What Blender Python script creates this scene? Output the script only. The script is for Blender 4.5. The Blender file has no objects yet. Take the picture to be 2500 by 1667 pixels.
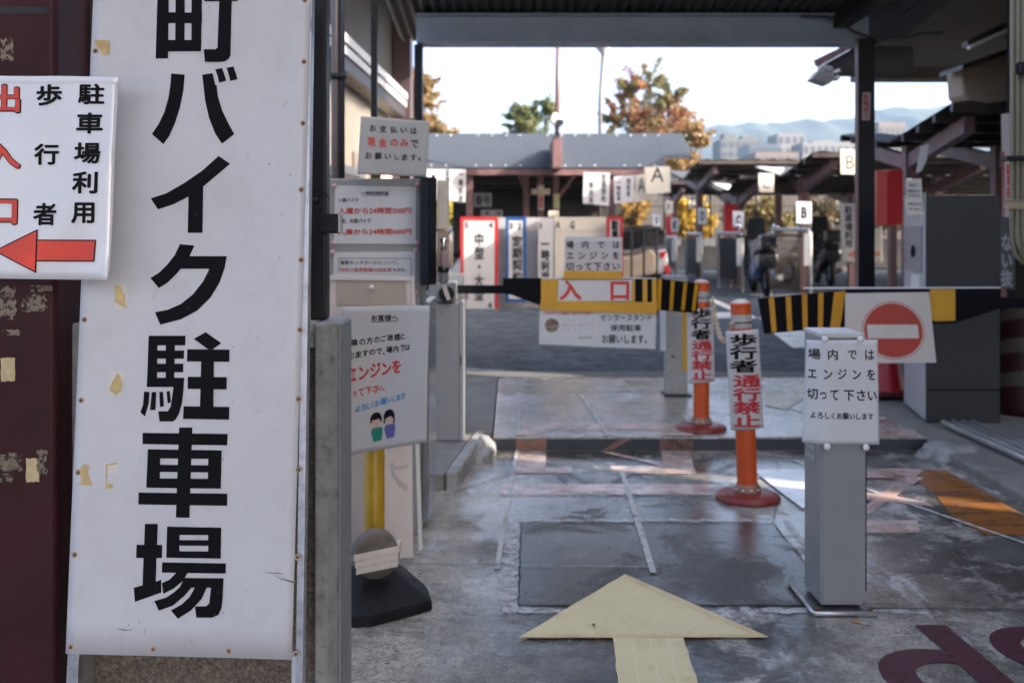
import bpy, bmesh, math, random
from mathutils import Vector, Matrix
R = math.radians
random.seed(7)
sc = bpy.context.scene
col = sc.collection

# ---------------------------------------------------------------- camera
F, CX, HY, EYE = 2430.6, 1250.0, 560.0, 1.15      # focal length, centre, horizon (photo pixels), eye height (m)
cam = bpy.data.cameras.new("camera")
cam.lens, cam.sensor_width, cam.sensor_fit = 35, 36, 'HORIZONTAL'
cam.shift_y = -(833.5 - HY) / 2500
cam.clip_start, cam.clip_end = 0.05, 5000
cam.dof.use_dof = True
cam.dof.focus_distance = 2.02
cam.dof.aperture_fstop = 4.3
cam.dof.aperture_blades = 9
co = bpy.data.objects.new("camera", cam)
col.objects.link(co)
co.location = (0, 0, EYE)
co.rotation_euler = (R(90), 0, 0)
sc.camera = co

# ---------------------------------------------------------------- sky and sun
SUN = Vector((0.80, -0.37, 0.48)).normalized()     # towards the sun: right of and behind the camera
w = bpy.data.worlds.new("World")
sc.world = w
w.use_nodes = True
nt = w.node_tree
bg = nt.nodes["Background"]
sky = nt.nodes.new("ShaderNodeTexSky")
sky.sky_type = 'NISHITA'
sky.sun_disc = False
sky.sun_elevation = math.asin(SUN.z)
sky.sun_rotation = math.atan2(SUN.x, SUN.y)
sky.air_density, sky.dust_density, sky.ozone_density = 0.45, 5.5, 0.0
nt.links.new(sky.outputs[0], bg.inputs[0])
bg.inputs[1].default_value = 0.15
sl = bpy.data.lights.new("sun", 'SUN')
sl.energy, sl.angle, sl.color = 2.1, R(0.5), (1.0, 0.93, 0.82)
so = bpy.data.objects.new("sun", sl)
col.objects.link(so)
so.rotation_euler = SUN.to_track_quat('Z', 'Y').to_euler()
so.location = SUN * 60
sc.view_settings.view_transform = 'Standard'
sc.view_settings.look = 'None'
sc.view_settings.exposure = 2.65
sc.view_settings.gamma = 1.0
sc.cycles.max_bounces = 8
sc.cycles.transparent_max_bounces = 12
sc.cycles.use_denoising = True

# ---------------------------------------------------------------- helpers
def fx(px, d): return (px - CX) * d / F
def fz(py, d): return EYE - (py - HY) * d / F
def PT(px, py, d): return Vector((fx(px, d), d, fz(py, d)))
def G(px, py, z=0.0):
    d = (EYE - z) * F / (py - HY)
    return Vector((fx(px, d), d, z))

MC = {}
def lin(c):
    return tuple(((x / 255 + 0.055) / 1.055) ** 2.4 if x > 10 else x / 255 / 12.92 for x in c)

def M(name, c, rough=.5, var=.12, scale=6, metal=0, bump=0, bscale=60, dirt=None, transl=0, spec=.5, rvar=.15, coat=0):
    """Procedural surface: colour varied by noise, optional dirt (colour, amount, scale), optional bump."""
    if name in MC: return MC[name]
    m = bpy.data.materials.new(name)
    MC[name] = m
    m.use_nodes = True
    n, l = m.node_tree.nodes, m.node_tree.links
    b = n["Principled BSDF"]
    tc = n.new("ShaderNodeTexCoord")
    nz = n.new("ShaderNodeTexNoise")
    nz.inputs["Scale"].default_value = scale
    nz.inputs["Detail"].default_value = 6
    nz.inputs["Roughness"].default_value = .65
    l.new(tc.outputs["Object"], nz.inputs["Vector"])
    rp = n.new("ShaderNodeValToRGB")
    rp.color_ramp.elements[0].position = .3
    rp.color_ramp.elements[1].position = .7
    rp.color_ramp.elements[0].color = (*[max(0, x * (1 - var)) for x in c], 1)
    rp.color_ramp.elements[1].color = (*[min(1, x * (1 + var)) for x in c], 1)
    l.new(nz.outputs[0], rp.inputs[0])
    out = rp.outputs[0]
    if dirt:
        dc, amt, dsc = dirt
        n2 = n.new("ShaderNodeTexNoise")
        n2.inputs["Scale"].default_value = dsc
        n2.inputs["Detail"].default_value = 8
        n2.inputs["Roughness"].default_value = .7
        l.new(tc.outputs["Object"], n2.inputs["Vector"])
        mr = n.new("ShaderNodeMapRange")
        mr.inputs[1].default_value, mr.inputs[2].default_value = .5, .75
        mr.inputs[4].default_value = amt
        l.new(n2.outputs[0], mr.inputs[0])
        mx = n.new("ShaderNodeMixRGB")
        mx.inputs[2].default_value = (*dc, 1)
        l.new(mr.outputs[0], mx.inputs[0])
        l.new(out, mx.inputs[1])
        out = mx.outputs[0]
    l.new(out, b.inputs["Base Color"])
    rr = n.new("ShaderNodeMapRange")
    rr.inputs[3].default_value = max(.03, rough - rvar)
    rr.inputs[4].default_value = min(1, rough + rvar)
    l.new(nz.outputs[0], rr.inputs[0])
    l.new(rr.outputs[0], b.inputs["Roughness"])
    b.inputs["Metallic"].default_value = metal
    b.inputs["Specular IOR Level"].default_value = spec
    b.inputs["Coat Weight"].default_value = coat
    if bump:
        n3 = n.new("ShaderNodeTexNoise")
        n3.inputs["Scale"].default_value = bscale
        n3.inputs["Detail"].default_value = 5
        l.new(tc.outputs["Object"], n3.inputs["Vector"])
        bp = n.new("ShaderNodeBump")
        bp.inputs["Strength"].default_value = min(1, bump * 10)
        bp.inputs["Distance"].default_value = bump * .02
        l.new(n3.outputs[0], bp.inputs["Height"])
        l.new(bp.outputs[0], b.inputs["Normal"])
    if transl:
        tr = n.new("ShaderNodeBsdfTranslucent")
        l.new(out, tr.inputs[0])
        ms = n.new("ShaderNodeMixShader")
        ms.inputs[0].default_value = transl
        o = n["Material Output"]
        l.new(b.outputs[0], ms.inputs[1])
        l.new(tr.outputs[0], ms.inputs[2])
        l.new(ms.outputs[0], o.inputs[0])
    return m

W = {}
def wloc(o):
    return W.get(o.name, Vector((0, 0, 0))) if o else Vector((0, 0, 0))

class MB:
    def __init__(s): s.bm = bmesh.new()
    def face(s, pts):
        vs = [s.bm.verts.new(p) for p in pts]
        return s.bm.faces.new(vs)
    def box(s, x0, x1, y0, y1, z0, z1, bev=0, rot=0, seg=2):
        t = bmesh.new()
        bmesh.ops.create_cube(t, size=1)
        bmesh.ops.scale(t, vec=(abs(x1 - x0), abs(y1 - y0), abs(z1 - z0)), verts=t.verts)
        if bev: bmesh.ops.bevel(t, geom=t.edges[:], offset=bev, segments=seg, affect='EDGES', profile=.5)
        if rot: bmesh.ops.rotate(t, cent=(0, 0, 0), matrix=Matrix.Rotation(rot, 3, 'Z'), verts=t.verts)
        bmesh.ops.translate(t, vec=((x0 + x1) / 2, (y0 + y1) / 2, (z0 + z1) / 2), verts=t.verts)
        s.merge(t)
        return s
    def merge(s, t):
        me = bpy.data.meshes.new("tmp")
        t.to_mesh(me); t.free()
        s.bm.from_mesh(me)
        bpy.data.meshes.remove(me)
    def prism(s, pts, vec, bev=0):
        t = bmesh.new()
        vec = Vector(vec)
        a = [t.verts.new(Vector(p)) for p in pts]
        b = [t.verts.new(Vector(p) + vec) for p in pts]
        n = len(pts)
        t.faces.new(a); t.faces.new(b[::-1])
        for i in range(n):
            t.faces.new((a[i], b[i], b[(i + 1) % n], a[(i + 1) % n]))
        bmesh.ops.recalc_face_normals(t, faces=t.faces)
        if bev: bmesh.ops.bevel(t, geom=t.edges[:], offset=bev, segments=2, affect='EDGES', profile=.5)
        s.merge(t)
        return s
    def tube(s, pts, r, n=10, r1=None):
        pts = [Vector(p) for p in pts]
        rings = []
        N = len(pts)
        up = None
        for i, p in enumerate(pts):
            t = (pts[min(i + 1, N - 1)] - pts[max(i - 1, 0)]).normalized()
            if up is None:
                up = t.orthogonal().normalized()
            a = (up - t * up.dot(t))
            a = a.normalized() if a.length > 1e-6 else t.orthogonal().normalized()
            up = a
            b = t.cross(a)
            rr = r if r1 is None else r + (r1 - r) * i / (N - 1)
            rings.append([s.bm.verts.new(p + a * rr * math.cos(k * 2 * math.pi / n) + b * rr * math.sin(k * 2 * math.pi / n)) for k in range(n)])
        for i in range(N - 1):
            for k in range(n):
                s.bm.faces.new((rings[i][k], rings[i][(k + 1) % n], rings[i + 1][(k + 1) % n], rings[i + 1][k])).smooth = True
        s.bm.faces.new(rings[0][::-1]); s.bm.faces.new(rings[-1])
        return s
    def lathe(s, c, prof, n=32, axis=(0, 0, 1), smooth=True):
        """profile of (radius, height along axis)"""
        c = Vector(c); ax = Vector(axis).normalized()
        a = ax.orthogonal().normalized(); b = ax.cross(a)
        rings = []
        for r, h in prof:
            if r < 1e-6:
                rings.append([s.bm.verts.new(c + ax * h)])
            else:
                rings.append([s.bm.verts.new(c + ax * h + a * r * math.cos(k * 2 * math.pi / n) + b * r * math.sin(k * 2 * math.pi / n)) for k in range(n)])
        for i in range(len(rings) - 1):
            A, B = rings[i], rings[i + 1]
            for k in range(n):
                if len(A) == 1 and len(B) == 1: break
                if len(A) == 1: f = s.bm.faces.new((A[0], B[(k + 1) % n], B[k]))
                elif len(B) == 1: f = s.bm.faces.new((A[k], A[(k + 1) % n], B[0]))
                else: f = s.bm.faces.new((A[k], A[(k + 1) % n], B[(k + 1) % n], B[k]))
                f.smooth = smooth
        return s
    def torus(s, c, rad, r, axis=(1, 0, 0), n=28, m=10):
        c = Vector(c); ax = Vector(axis).normalized()
        a = ax.orthogonal().normalized(); b = ax.cross(a)
        g = [[s.bm.verts.new(c + (a * math.cos(i * 2 * math.pi / n) + b * math.sin(i * 2 * math.pi / n)) * (rad + r * math.cos(j * 2 * math.pi / m)) + ax * r * math.sin(j * 2 * math.pi / m)) for j in range(m)] for i in range(n)]
        for i in range(n):
            for j in range(m):
                s.bm.faces.new((g[i][j], g[(i + 1) % n][j], g[(i + 1) % n][(j + 1) % m], g[i][(j + 1) % m])).smooth = True
        return s
    def blob(s, c, rad, sub=2, jit=0, seed=0):
        t = bmesh.new()
        bmesh.ops.create_icosphere(t, subdivisions=sub, radius=1)
        rnd = random.Random(seed)
        for v in t.verts:
            k = 1 + rnd.uniform(-jit, jit)
            v.co = Vector((v.co.x * rad[0] * k, v.co.y * rad[1] * k, v.co.z * rad[2] * k)) + Vector(c)
        for f in t.faces: f.smooth = True
        s.merge(t)
        return s
    def rect(s, x0, y0, x1, y1, d, t, bev=0):
        """upright box whose front face fills this rectangle of the view at distance d"""
        return s.box(fx(x0, d), fx(x1, d), d, d + t, fz(y1, d), fz(y0, d), bev)
    def xf(s, m):
        s.bm.transform(m); return s
    def build(s, name, m, parent=None, recalc=True):
        me = bpy.data.meshes.new(name)
        if recalc: bmesh.ops.recalc_face_normals(s.bm, faces=s.bm.faces)
        bmesh.ops.translate(s.bm, vec=-wloc(parent), verts=s.bm.verts)
        s.bm.to_mesh(me); s.bm.free()
        me.materials.append(m)
        o = bpy.data.objects.new(name, me)
        col.objects.link(o)
        if parent: o.parent = parent
        W[o.name] = wloc(parent)
        return o

def tag(o, label, cat, group=None, kind=None):
    if label: o["label"] = label
    if cat: o["category"] = cat
    if group: o["group"] = group
    if kind: o["kind"] = kind
    return o

def thing(name, label, cat, loc, group=None):
    o = bpy.data.objects.new(name, None)
    o.empty_display_size = .1
    col.objects.link(o)
    o.location = loc
    W[o.name] = Vector(loc)
    return tag(o, label, cat, group)

def solo(mb, name, m, label=None, cat=None, loc=None, group=None, kind=None):
    """one-mesh thing with its origin at its base"""
    if loc is None:
        vs = [v.co for v in mb.bm.verts]
        loc = Vector((sum(v.x for v in vs) / len(vs), sum(v.y for v in vs) / len(vs), min(v.z for v in vs)))
    loc = Vector(loc)
    bmesh.ops.translate(mb.bm, vec=-loc, verts=mb.bm.verts)
    o = mb.build(name, m)
    o.location = loc
    W[o.name] = loc
    return tag(o, label, cat, group, kind)

class Sheet:
    """a flat or bent board: four corners of the view (TL, TR, BR, BL) at given distances"""
    def __init__(s, c, d, bend=None, t=.0015):
        d = d if isinstance(d, (list, tuple)) else [d] * 4
        s.px = c
        s.c = [PT(c[i][0], c[i][1], d[i]) for i in range(4)]
        s.n = (s.c[3] - s.c[0]).cross(s.c[1] - s.c[0]).normalized()
        s.bend, s.t = bend, t
        # affine inverse in pixels
        (ax, ay), (bx, by), (dx, dy) = c[0], c[1], c[3]
        s.M = Matrix(((bx - ax, dx - ax), (by - ay, dy - ay))).inverted()
    def uv(s, x, y):
        q = s.M @ Vector((x - s.px[0][0], y - s.px[0][1]))
        return q.x, q.y
    def pt(s, u, v, off=0):
        a, b, c, d = s.c
        p = a * (1 - u) * (1 - v) + b * u * (1 - v) + c * u * v + d * (1 - u) * v
        return p + s.n * (off + (s.bend(u, v) if s.bend else 0))
    def mesh(s, nu=1, nv=1):
        mb = MB(); bm = mb.bm
        if s.bend: nu, nv = 24, 24
        A = [[bm.verts.new(s.pt(i / nu, j / nv, 0)) for j in range(nv + 1)] for i in range(nu + 1)]
        B = [[bm.verts.new(s.pt(i / nu, j / nv, -s.t)) for j in range(nv + 1)] for i in range(nu + 1)]
        for i in range(nu):
            for j in range(nv):
                bm.faces.new((A[i][j], A[i][j + 1], A[i + 1][j + 1], A[i + 1][j])).smooth = bool(s.bend)
                bm.faces.new((B[i][j], B[i + 1][j], B[i + 1][j + 1], B[i][j + 1])).smooth = bool(s.bend)
        for i in range(nu):
            bm.faces.new((A[i][0], A[i + 1][0], B[i + 1][0], B[i][0]))
            bm.faces.new((A[i][nv], B[i][nv], B[i + 1][nv], A[i + 1][nv]))
        for j in range(nv):
            bm.faces.new((A[0][j], B[0][j], B[0][j + 1], A[0][j + 1]))
            bm.faces.new((A[nu][j], A[nu][j + 1], B[nu][j + 1], B[nu][j]))
        return mb

_tc = bpy.data.curves.new("t", 'FONT')
_tc.resolution_u = 3
_to = bpy.data.objects.new("t", _tc)
_cache = {}
def glyphs(s, bold=0):
    k = (s, bold)
    if k not in _cache:
        _tc.body = s; _tc.offset = bold
        me = bpy.data.meshes.new_from_object(_to)
        _cache[k] = ([(v.co.x, v.co.y) for v in me.vertices], [tuple(p.vertices) for p in me.polygons])
        bpy.data.meshes.remove(me)
    return _cache[k]

def lay(tb, sh, off, mb):
    """slice flat (u, v) shapes finely and lay them on a bent sheet"""
    us = [v.co.x for v in tb.verts]; vs = [v.co.y for v in tb.verts]
    for ax, lo, hi in ((0, min(us), max(us)), (1, min(vs), max(vs))):
        n = 24
        for i in range(int(lo * n), int(hi * n) + 2):
            if lo < i / n < hi:
                co_ = (i / n, 0, 0) if ax == 0 else (0, i / n, 0)
                bmesh.ops.bisect_plane(tb, geom=tb.verts[:] + tb.edges[:] + tb.faces[:], plane_co=co_, plane_no=(1 - ax, ax, 0))
    for v in tb.verts: v.co = sh.pt(v.co.x, v.co.y, off)
    mb.merge(tb)

def text(sh, items, m, parent, name="lettering", bold=.02, off=.0012):
    """writing laid on a Sheet; items = (string, x0, y0, x1, y1, mode) in photo pixels; h = one line, c = spread characters, v = column"""
    mb = MB()
    def put(s, x0, y0, x1, y1, em):
        vs, fs = glyphs(s, 0)
        if not vs: return
        if em: bx0, bx1, by0, by1 = 0, 1, -.12, .88
        else:
            bx0, bx1 = min(v[0] for v in vs) - bold, max(v[0] for v in vs) + bold
            by0, by1 = min(v[1] for v in vs) - bold, max(v[1] for v in vs) + bold
        # heavier strokes: the thin glyph laid several times, slightly shifted
        if bold <= 0: sh_ = [(0, 0)]
        else: sh_ = [(0, 0)] + [(bold * math.cos(k * math.pi / 3 + .5), bold * math.sin(k * math.pi / 3 + .5)) for k in range(6)]
        for k, (ox, oy) in enumerate(sh_):
            nv = []
            tb = bmesh.new() if sh.bend else mb.bm
            for x, y in vs:
                u, v = sh.uv(x0 + (x1 - x0) * (x + ox - bx0) / (bx1 - bx0), y1 + (y0 - y1) * (y + oy - by0) / (by1 - by0))
                nv.append(tb.verts.new((u, v, 0) if sh.bend else sh.pt(u, v, off + k * .00002)))
            for f in fs:
                try: tb.faces.new([nv[i] for i in f])
                except ValueError: pass
            if sh.bend: lay(tb, sh, off + k * .00002, mb)
    for it in items:
        s, x0, y0, x1, y1 = it[:5]
        mode = it[5] if len(it) > 5 else 'h'
        if mode == 'h': put(s, x0, y0, x1, y1, False)
        elif mode == 'v':
            h = (y1 - y0) / len(s)
            for i, ch in enumerate(s): put(ch, x0, y0 + i * h, x1, y0 + (i + 1) * h, True)
        else:
            n = len(s); cw = it[6] if len(it) > 6 else (y1 - y0)
            for i, ch in enumerate(s):
                xx = x0 + (x1 - x0 - cw) * i / max(1, n - 1)
                put(ch, xx, y0, xx + cw, y1, True)
    return mb.build(name, m, parent, recalc=False)

def patch(sh, polys, m, parent, name, off=.0012, each=False):
    if each:
        return [patch(sh, [q], m, parent, name, off) for q in polys]
    """flat coloured shapes lying on a Sheet, polygons in photo pixels"""
    mb = MB()
    for k, p in enumerate(polys):
        if sh.bend:
            tb = bmesh.new(); tb.faces.new([tb.verts.new((*sh.uv(x, y), 0)) for x, y in p])
            tb.normal_update(); bmesh.ops.triangulate(tb, faces=tb.faces[:])
            lay(tb, sh, off + k * .00006, mb)
        else: mb.face([sh.pt(*sh.uv(x, y), off + k * .00006) for x, y in p])
    return mb.build(name, m, parent, recalc=False)

def disc(cx, cy, r, n=24, r2=None, a0=0, a1=360):
    r2 = r2 or r
    return [(cx + r * math.cos(R(a0 + (a1 - a0) * i / n)), cy + r2 * math.sin(R(a0 + (a1 - a0) * i / n))) for i in range(n)]

# ---------------------------------------------------------------- materials
BLACK = M("black_vinyl", (.006, .0065, .008), .6, .2, 20, spec=.08)
INK = M("black_ink", (.008, .008, .009), .65, .1, spec=.12)
INKGREY = M("faded_ink", (.07, .07, .08), .6, .2, spec=.2)
REDINK = M("red_ink", (.55, .028, .022), .5, .1)
REDFILM = M("red_film", (.62, .045, .018), .35, .25, 9)
BLUEINK = M("blue_ink", (.03, .24, .55), .5, .1)
WHITEBOARD = M("white_enamel", (.55, .555, .58), .38, .06, 2.5, dirt=((.42, .42, .43), .5, 7), rvar=.14, bump=.012, bscale=5)
PAPER = M("paper", (.70, .71, .71), .5, .04, 4, transl=.25)
PAPERWARM = M("warm_paper", (.72, .69, .64), .55, .05, 4, transl=.2)
LAM = M("laminated_paper", (.66, .67, .70), .07, .04, 5, bump=.10, bscale=8, rvar=.03, coat=.8)
WHITEPLASTIC = M("white_plastic", (.74, .74, .72), .4, .05)
MAROON = M("maroon_paint", (.042, .011, .013), .5, .35, 5, spec=.2, dirt=((.02, .01, .01), .8, 9), bump=.01, bscale=30)
MAUVE = M("mauve_steel", (.15, .082, .086), .5, .2, 4, dirt=((.06, .035, .03), .6, 6))
DARKSTEEL = M("dark_steel", (.010, .011, .014), .45, .3, 5, dirt=((.018, .013, .010), .6, 12), spec=.3)
BROWNSTEEL = M("brown_steel", (.028, .019, .016), .5, .3, 6, dirt=((.05, .03, .02), .6, 14))
ALU = M("aluminium", (.42, .43, .46), .38, .15, 20, metal=.8, dirt=((.12, .12, .13), .7, 25))
STEEL = M("galvanised_steel", (.55, .56, .57), .32, .15, 12, metal=.6)
CHROME = M("chrome", (.75, .75, .76), .12, .05, metal=1)
GREYBOX = M("grey_enamel", (.27, .27, .262), .42, .06, 3, dirt=((.15, .145, .13), .6, 11))
GREYBOX2 = M("pale_grey_enamel", (.36, .365, .37), .38, .05, 3, dirt=((.22, .22, .21), .5, 9))
TAPE = M("dried_tape", (.52, .38, .17), .6, .25, 25, dirt=((.62, .55, .4), .7, 12))
TAPEGHOST = M("tape_ghost", (.60, .59, .55), .55, .08, 20)
RESIDUE = M("glue_residue", (.16, .125, .09), .75, .5, 40, dirt=((.045, .02, .02), .95, 45))
RUST = M("rusty_screw", (.17, .07, .03), .6, .4, 90, metal=.3)
ORANGE = M("orange_rubber", (.60, .085, .012), .45, .12, 8, dirt=((.34, .06, .02), .5, 14))
DARKRED = M("dark_red_rubber", (.20, .025, .018), .4, .25, 8)
REDPAINT = M("red_paint", (.40, .012, .018), .38, .1)
REDFRAME = M("red_frame", (.42, .018, .022), .45, .1)
BLUEFRAME = M("blue_frame", (.008, .065, .22), .45, .1)
YELLOW = M("yellow_tape", (.58, .30, .012), .42, .12, 8)
YELLOWPIPE = M("yellow_pipe", (.44, .26, .012), .42, .15, 6, dirt=((.28, .17, .02), .6, 10))
RUBBER = M("black_rubber", (.008, .008, .009), .55, .3, 10, dirt=((.02, .02, .02), .4, 20), spec=.2)
SHEETROOF = M("corrugated_sheet", (.045, .045, .045), .6, .25, 4, dirt=((.03, .024, .02), .6, 5))
ROOFBLUE = M("blue_grey_roof", (.044, .053, .067), .6, .1, 3, spec=.15, dirt=((.036, .043, .055), .5, 4))
BEAMPAINT = M("grey_beam_paint", (.30, .37, .46), .45, .15, 3)
SOFFIT = M("brown_grey_soffit", (.095, .08, .066), .8, .12, 2, dirt=((.06, .05, .04), .6, 3))
STONE = M("old_concrete", (.27, .265, .25), .85, .22, 14, bump=.05, bscale=130, dirt=((.07, .065, .055), .8, 26))
PEBBLE = M("exposed_aggregate", (.115, .09, .066), .85, .7, 130, bump=.1, bscale=170, dirt=((.30, .25, .19), .9, 90))
MORTAR = M("mortar", (.27, .265, .255), .6, .35, 12, bump=.09, bscale=40)
HOUSEWALL = M("cream_render", (.55, .49, .40), .8, .08, 3)
DARKWALL = M("shade_tinted_cladding", (.034, .030, .026), .7, .15, 3)  # shade of the upper house wall and eave underside put into the colour
GLASS = M("dark_glass", (.02, .025, .03), .08, .1)
BEIGE = M("beige_plastic", (.55, .47, .38), .5, .06, 4)
PINK = M("pink_magnet", (.62, .36, .34), .4, .1)
SKIN = M("printed_skin", (.60, .42, .34), .5, .05)
GREENINK = M("green_ink", (.015, .20, .13), .5, .05)
PURPLEINK = M("violet_ink", (.10, .10, .30), .5, .05)
BARK = M("bark", (.07, .05, .038), .9, .3, 12)
# ---------------------------------------------------------------- ground
def ground_mat(name="worn_concrete", lift=1.0, rough=(.55, .11), stain=1.0, scuff=1.0):
    m = bpy.data.materials.new(name); m.use_nodes = True
    n, l = m.node_tree.nodes, m.node_tree.links
    b = n["Principled BSDF"]
    tc = n.new("ShaderNodeTexCoord")
    def noise(s, det=6, ro=.6, dist=0, sc=None):
        x = n.new("ShaderNodeTexNoise"); x.inputs["Scale"].default_value = s
        x.inputs["Detail"].default_value = det; x.inputs["Roughness"].default_value = ro; x.inputs["Distortion"].default_value = dist
        if sc:
            mp = n.new("ShaderNodeMapping"); mp.inputs["Scale"].default_value = sc
            l.new(tc.outputs["Object"], mp.inputs[0]); l.new(mp.outputs[0], x.inputs["Vector"])
        else: l.new(tc.outputs["Object"], x.inputs["Vector"])
        return x.outputs[0]
    def mrange(v, a, c, lo=0, hi=1):
        x = n.new("ShaderNodeMapRange"); x.interpolation_type = 'SMOOTHSTEP'
        x.inputs[1].default_value, x.inputs[2].default_value, x.inputs[3].default_value, x.inputs[4].default_value = a, c, lo, hi
        l.new(v, x.inputs[0]); return x.outputs[0]
    def math_(op, a, c=None):
        x = n.new("ShaderNodeMath"); x.operation = op
        for i, v in enumerate((a, c)):
            if v is None: continue
            if isinstance(v, (int, float)): x.inputs[i].default_value = v
            else: l.new(v, x.inputs[i])
        return x.outputs[0]
    def mix(f, a, c):
        x = n.new("ShaderNodeMixRGB")
        for i, v in zip((0, 1, 2), (f, a, c)):
            if isinstance(v, tuple): x.inputs[i].default_value = (*v, 1)
            elif isinstance(v, (int, float)): x.inputs[i].default_value = v
            else: l.new(v, x.inputs[i])
        return x.outputs[0]
    big, mid, fine = noise(1.3, 8, .65, .6), noise(5, 10, .75), noise(110, 5, .7)
    base = mix(mrange(mid, .32, .68), tuple(lift * x for x in (.275, .247, .207)), tuple(lift * x for x in (.45, .415, .36)))
    grit = math_('MULTIPLY', mrange(fine, .42, .58), mrange(noise(38, 6, .7), .36, .60))
    base = mix(math_('MULTIPLY', grit, .75), base, (.10, .094, .085))
    # grime in sharp edged patches
    gr = math_('MULTIPLY', mrange(noise(3.4, 12, .8, .3), .48, .545), mrange(noise(17, 8, .75), .36, .60))
    base = mix(math_('MULTIPLY', gr, .5), base, (.085, .078, .068))
    # oil and tyre wear along the lane
    sx = n.new("ShaderNodeSeparateXYZ"); l.new(tc.outputs["Object"], sx.inputs[0])
    warp = math_('ADD', sx.outputs[0], math_('MULTIPLY', math_('SUBTRACT', big, .5), 1.6))
    lane = mrange(math_('ABSOLUTE', math_('SUBTRACT', warp, .45)), .18, .72, 1, 0)
    lane = math_('MULTIPLY', lane, mrange(noise(2.6, 14, .8, .4), .38, .455))
    base = mix(math_('MULTIPLY', lane, .93 * stain), base, (.040, .038, .035))
    lane2 = math_('MULTIPLY', mrange(math_('ABSOLUTE', math_('SUBTRACT', warp, 1.75)), .15, .75, 1, 0), mrange(noise(3, 14, .8), .42, .50))
    base = mix(math_('MULTIPLY', lane2, .9 * stain), base, (.055, .052, .047))
    # chalky scuffs left by tyres
    sc_ = math_('MULTIPLY', mrange(noise(4.5, 14, .82, 0, (1, .35, 1)), .53, .60), mrange(noise(1.7, 8, .7), .46, .58))
    base = mix(math_('MULTIPLY', sc_, .75 * scuff), base, (.58, .575, .565))
    spots = mrange(noise(34, 3, .5), .69, .74)
    base = mix(math_('MULTIPLY', spots, .75), base, (.045, .04, .035))
    # hairline cracks
    vo = n.new("ShaderNodeTexVoronoi"); vo.feature = 'DISTANCE_TO_EDGE'; vo.inputs["Scale"].default_value = 1.1
    wv = n.new("ShaderNodeVectorMath"); wv.operation = 'ADD'
    nv = n.new("ShaderNodeTexNoise"); nv.inputs["Scale"].default_value = 3; nv.inputs["Detail"].default_value = 8
    l.new(tc.outputs["Object"], nv.inputs["Vector"]); l.new(tc.outputs["Object"], wv.inputs[0]); l.new(nv.outputs["Color"], wv.inputs[1])
    l.new(wv.outputs[0], vo.inputs["Vector"])
    crack = math_('MULTIPLY', mrange(vo.outputs["Distance"], .0, .006, 1, 0), mrange(big, .46, .56))
    base = mix(math_('MULTIPLY', crack, .7), base, (.03, .028, .025))
    l.new(base, b.inputs["Base Color"])
    ro = mix(mrange(noise(2.3, 12, .75, .5), .40, .52), (rough[0],) * 3, (rough[1],) * 3)
    l.new(ro, b.inputs["Roughness"])
    b.inputs["Specular IOR Level"].default_value = .55
    bp = n.new("ShaderNodeBump"); bp.inputs["Strength"].default_value = .35; bp.inputs["Distance"].default_value = .004
    l.new(noise(45, 6, .7), bp.inputs["Height"]); l.new(bp.outputs[0], b.inputs["Normal"])
    return m
CONC = ground_mat('worn_concrete', 1.15)
CONC2 = ground_mat('kerb_concrete', 1.55, (.40, .12), .4)
ASPH = M("asphalt", (.066, .078, .094), .85, .7, 7, bump=.15, bscale=40, spec=.1, dirt=((.13, .14, .155), .6, 11))
EARTH = M("distant_ground", (.10, .095, .08), .9, .3, .3)
PIT = ground_mat('dark_slab', .15, (.5, .24), .4, .15)
PIT_ = M("dark_slab_old", (.070, .067, .063), .40, .35, 4, dirt=((.028, .027, .026), .8, 5), bump=.03, bscale=60, rvar=.22)

def sheet_plane(name, x0, x1, y0, y1, z, m, nx=1, ny=1):
    mb = MB()
    mb.face([(x0, y0, z), (x1, y0, z), (x1, y1, z), (x0, y1, z)])
    return tag(mb.build(name, m), None, None, kind="structure")
sheet_plane("ground", -1500, 2000, -50, 1800, -.03, EARTH)
sheet_plane("concrete_apron", -12, 9, -25, 5.9, 0, CONC)  # stretched unseen behind the camera to bounce warm sun onto the sign
PZ = .07
kb = MB()
kb.box(-.10, 2.16, 5.175, 7.3, -.02, PZ, .012)
tag(kb.build("kerb_platform", CONC2), None, None, kind="structure")
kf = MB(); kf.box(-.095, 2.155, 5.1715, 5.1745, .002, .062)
tag(kf.build("kerb_face", M("dark_kerb_face", (.042, .047, .053), .6, .3, 8, dirt=((.04, .04, .04), .7, 12))), None, None, kind="structure")  # kerb face coloured darker than the platform top
ib = MB()
ib.box(-3, -.105, 5.3, 7.3, -.02, PZ + .001, .008)
ib.prism([(-3, 4.38, -.02), (-.30, 4.38, -.02), (-.20, 5.297, -.02), (-3, 5.297, -.02)], (0, 0, .095), .006)
tag(ib.build("island_pavement", M("island_concrete", (.20, .19, .17), .75, .25, 6, bump=.04, bscale=60, dirt=((.09, .085, .075), .7, 9))), None, None, kind="structure")
ks = MB()
for i in range(2):
    a, b_ = 4.385 + i * .46, 4.835 + i * .46
    xa, xb = -.295 + (a - 4.38) * .11, -.295 + (b_ - 4.38) * .11
    ks.prism([(xa, a, -.02), (xa + .055, a, -.02), (xb + .055, b_, -.02), (xb, b_, -.02)], (0, 0, .104), .012)
tag(ks.build("kerb", M("kerb_stone", (.30, .295, .28), .7, .3, 10, bump=.05, bscale=40, dirt=((.1, .095, .09), .8, 12))), None, None, kind="structure")
rb = MB()
rb.prism([(2.17, 5.5, -.02), (2.13, 4.0, -.02), (2.02, 2.2, -.02), (8, 2.2, -.02), (8, 9, -.02), (2.30, 9, -.02), (2.17, 5.6, -.02)], (0, 0, .065), .012)
tag(rb.build("side_pavement", MC["island_concrete"]), None, None, kind="structure")
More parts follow.
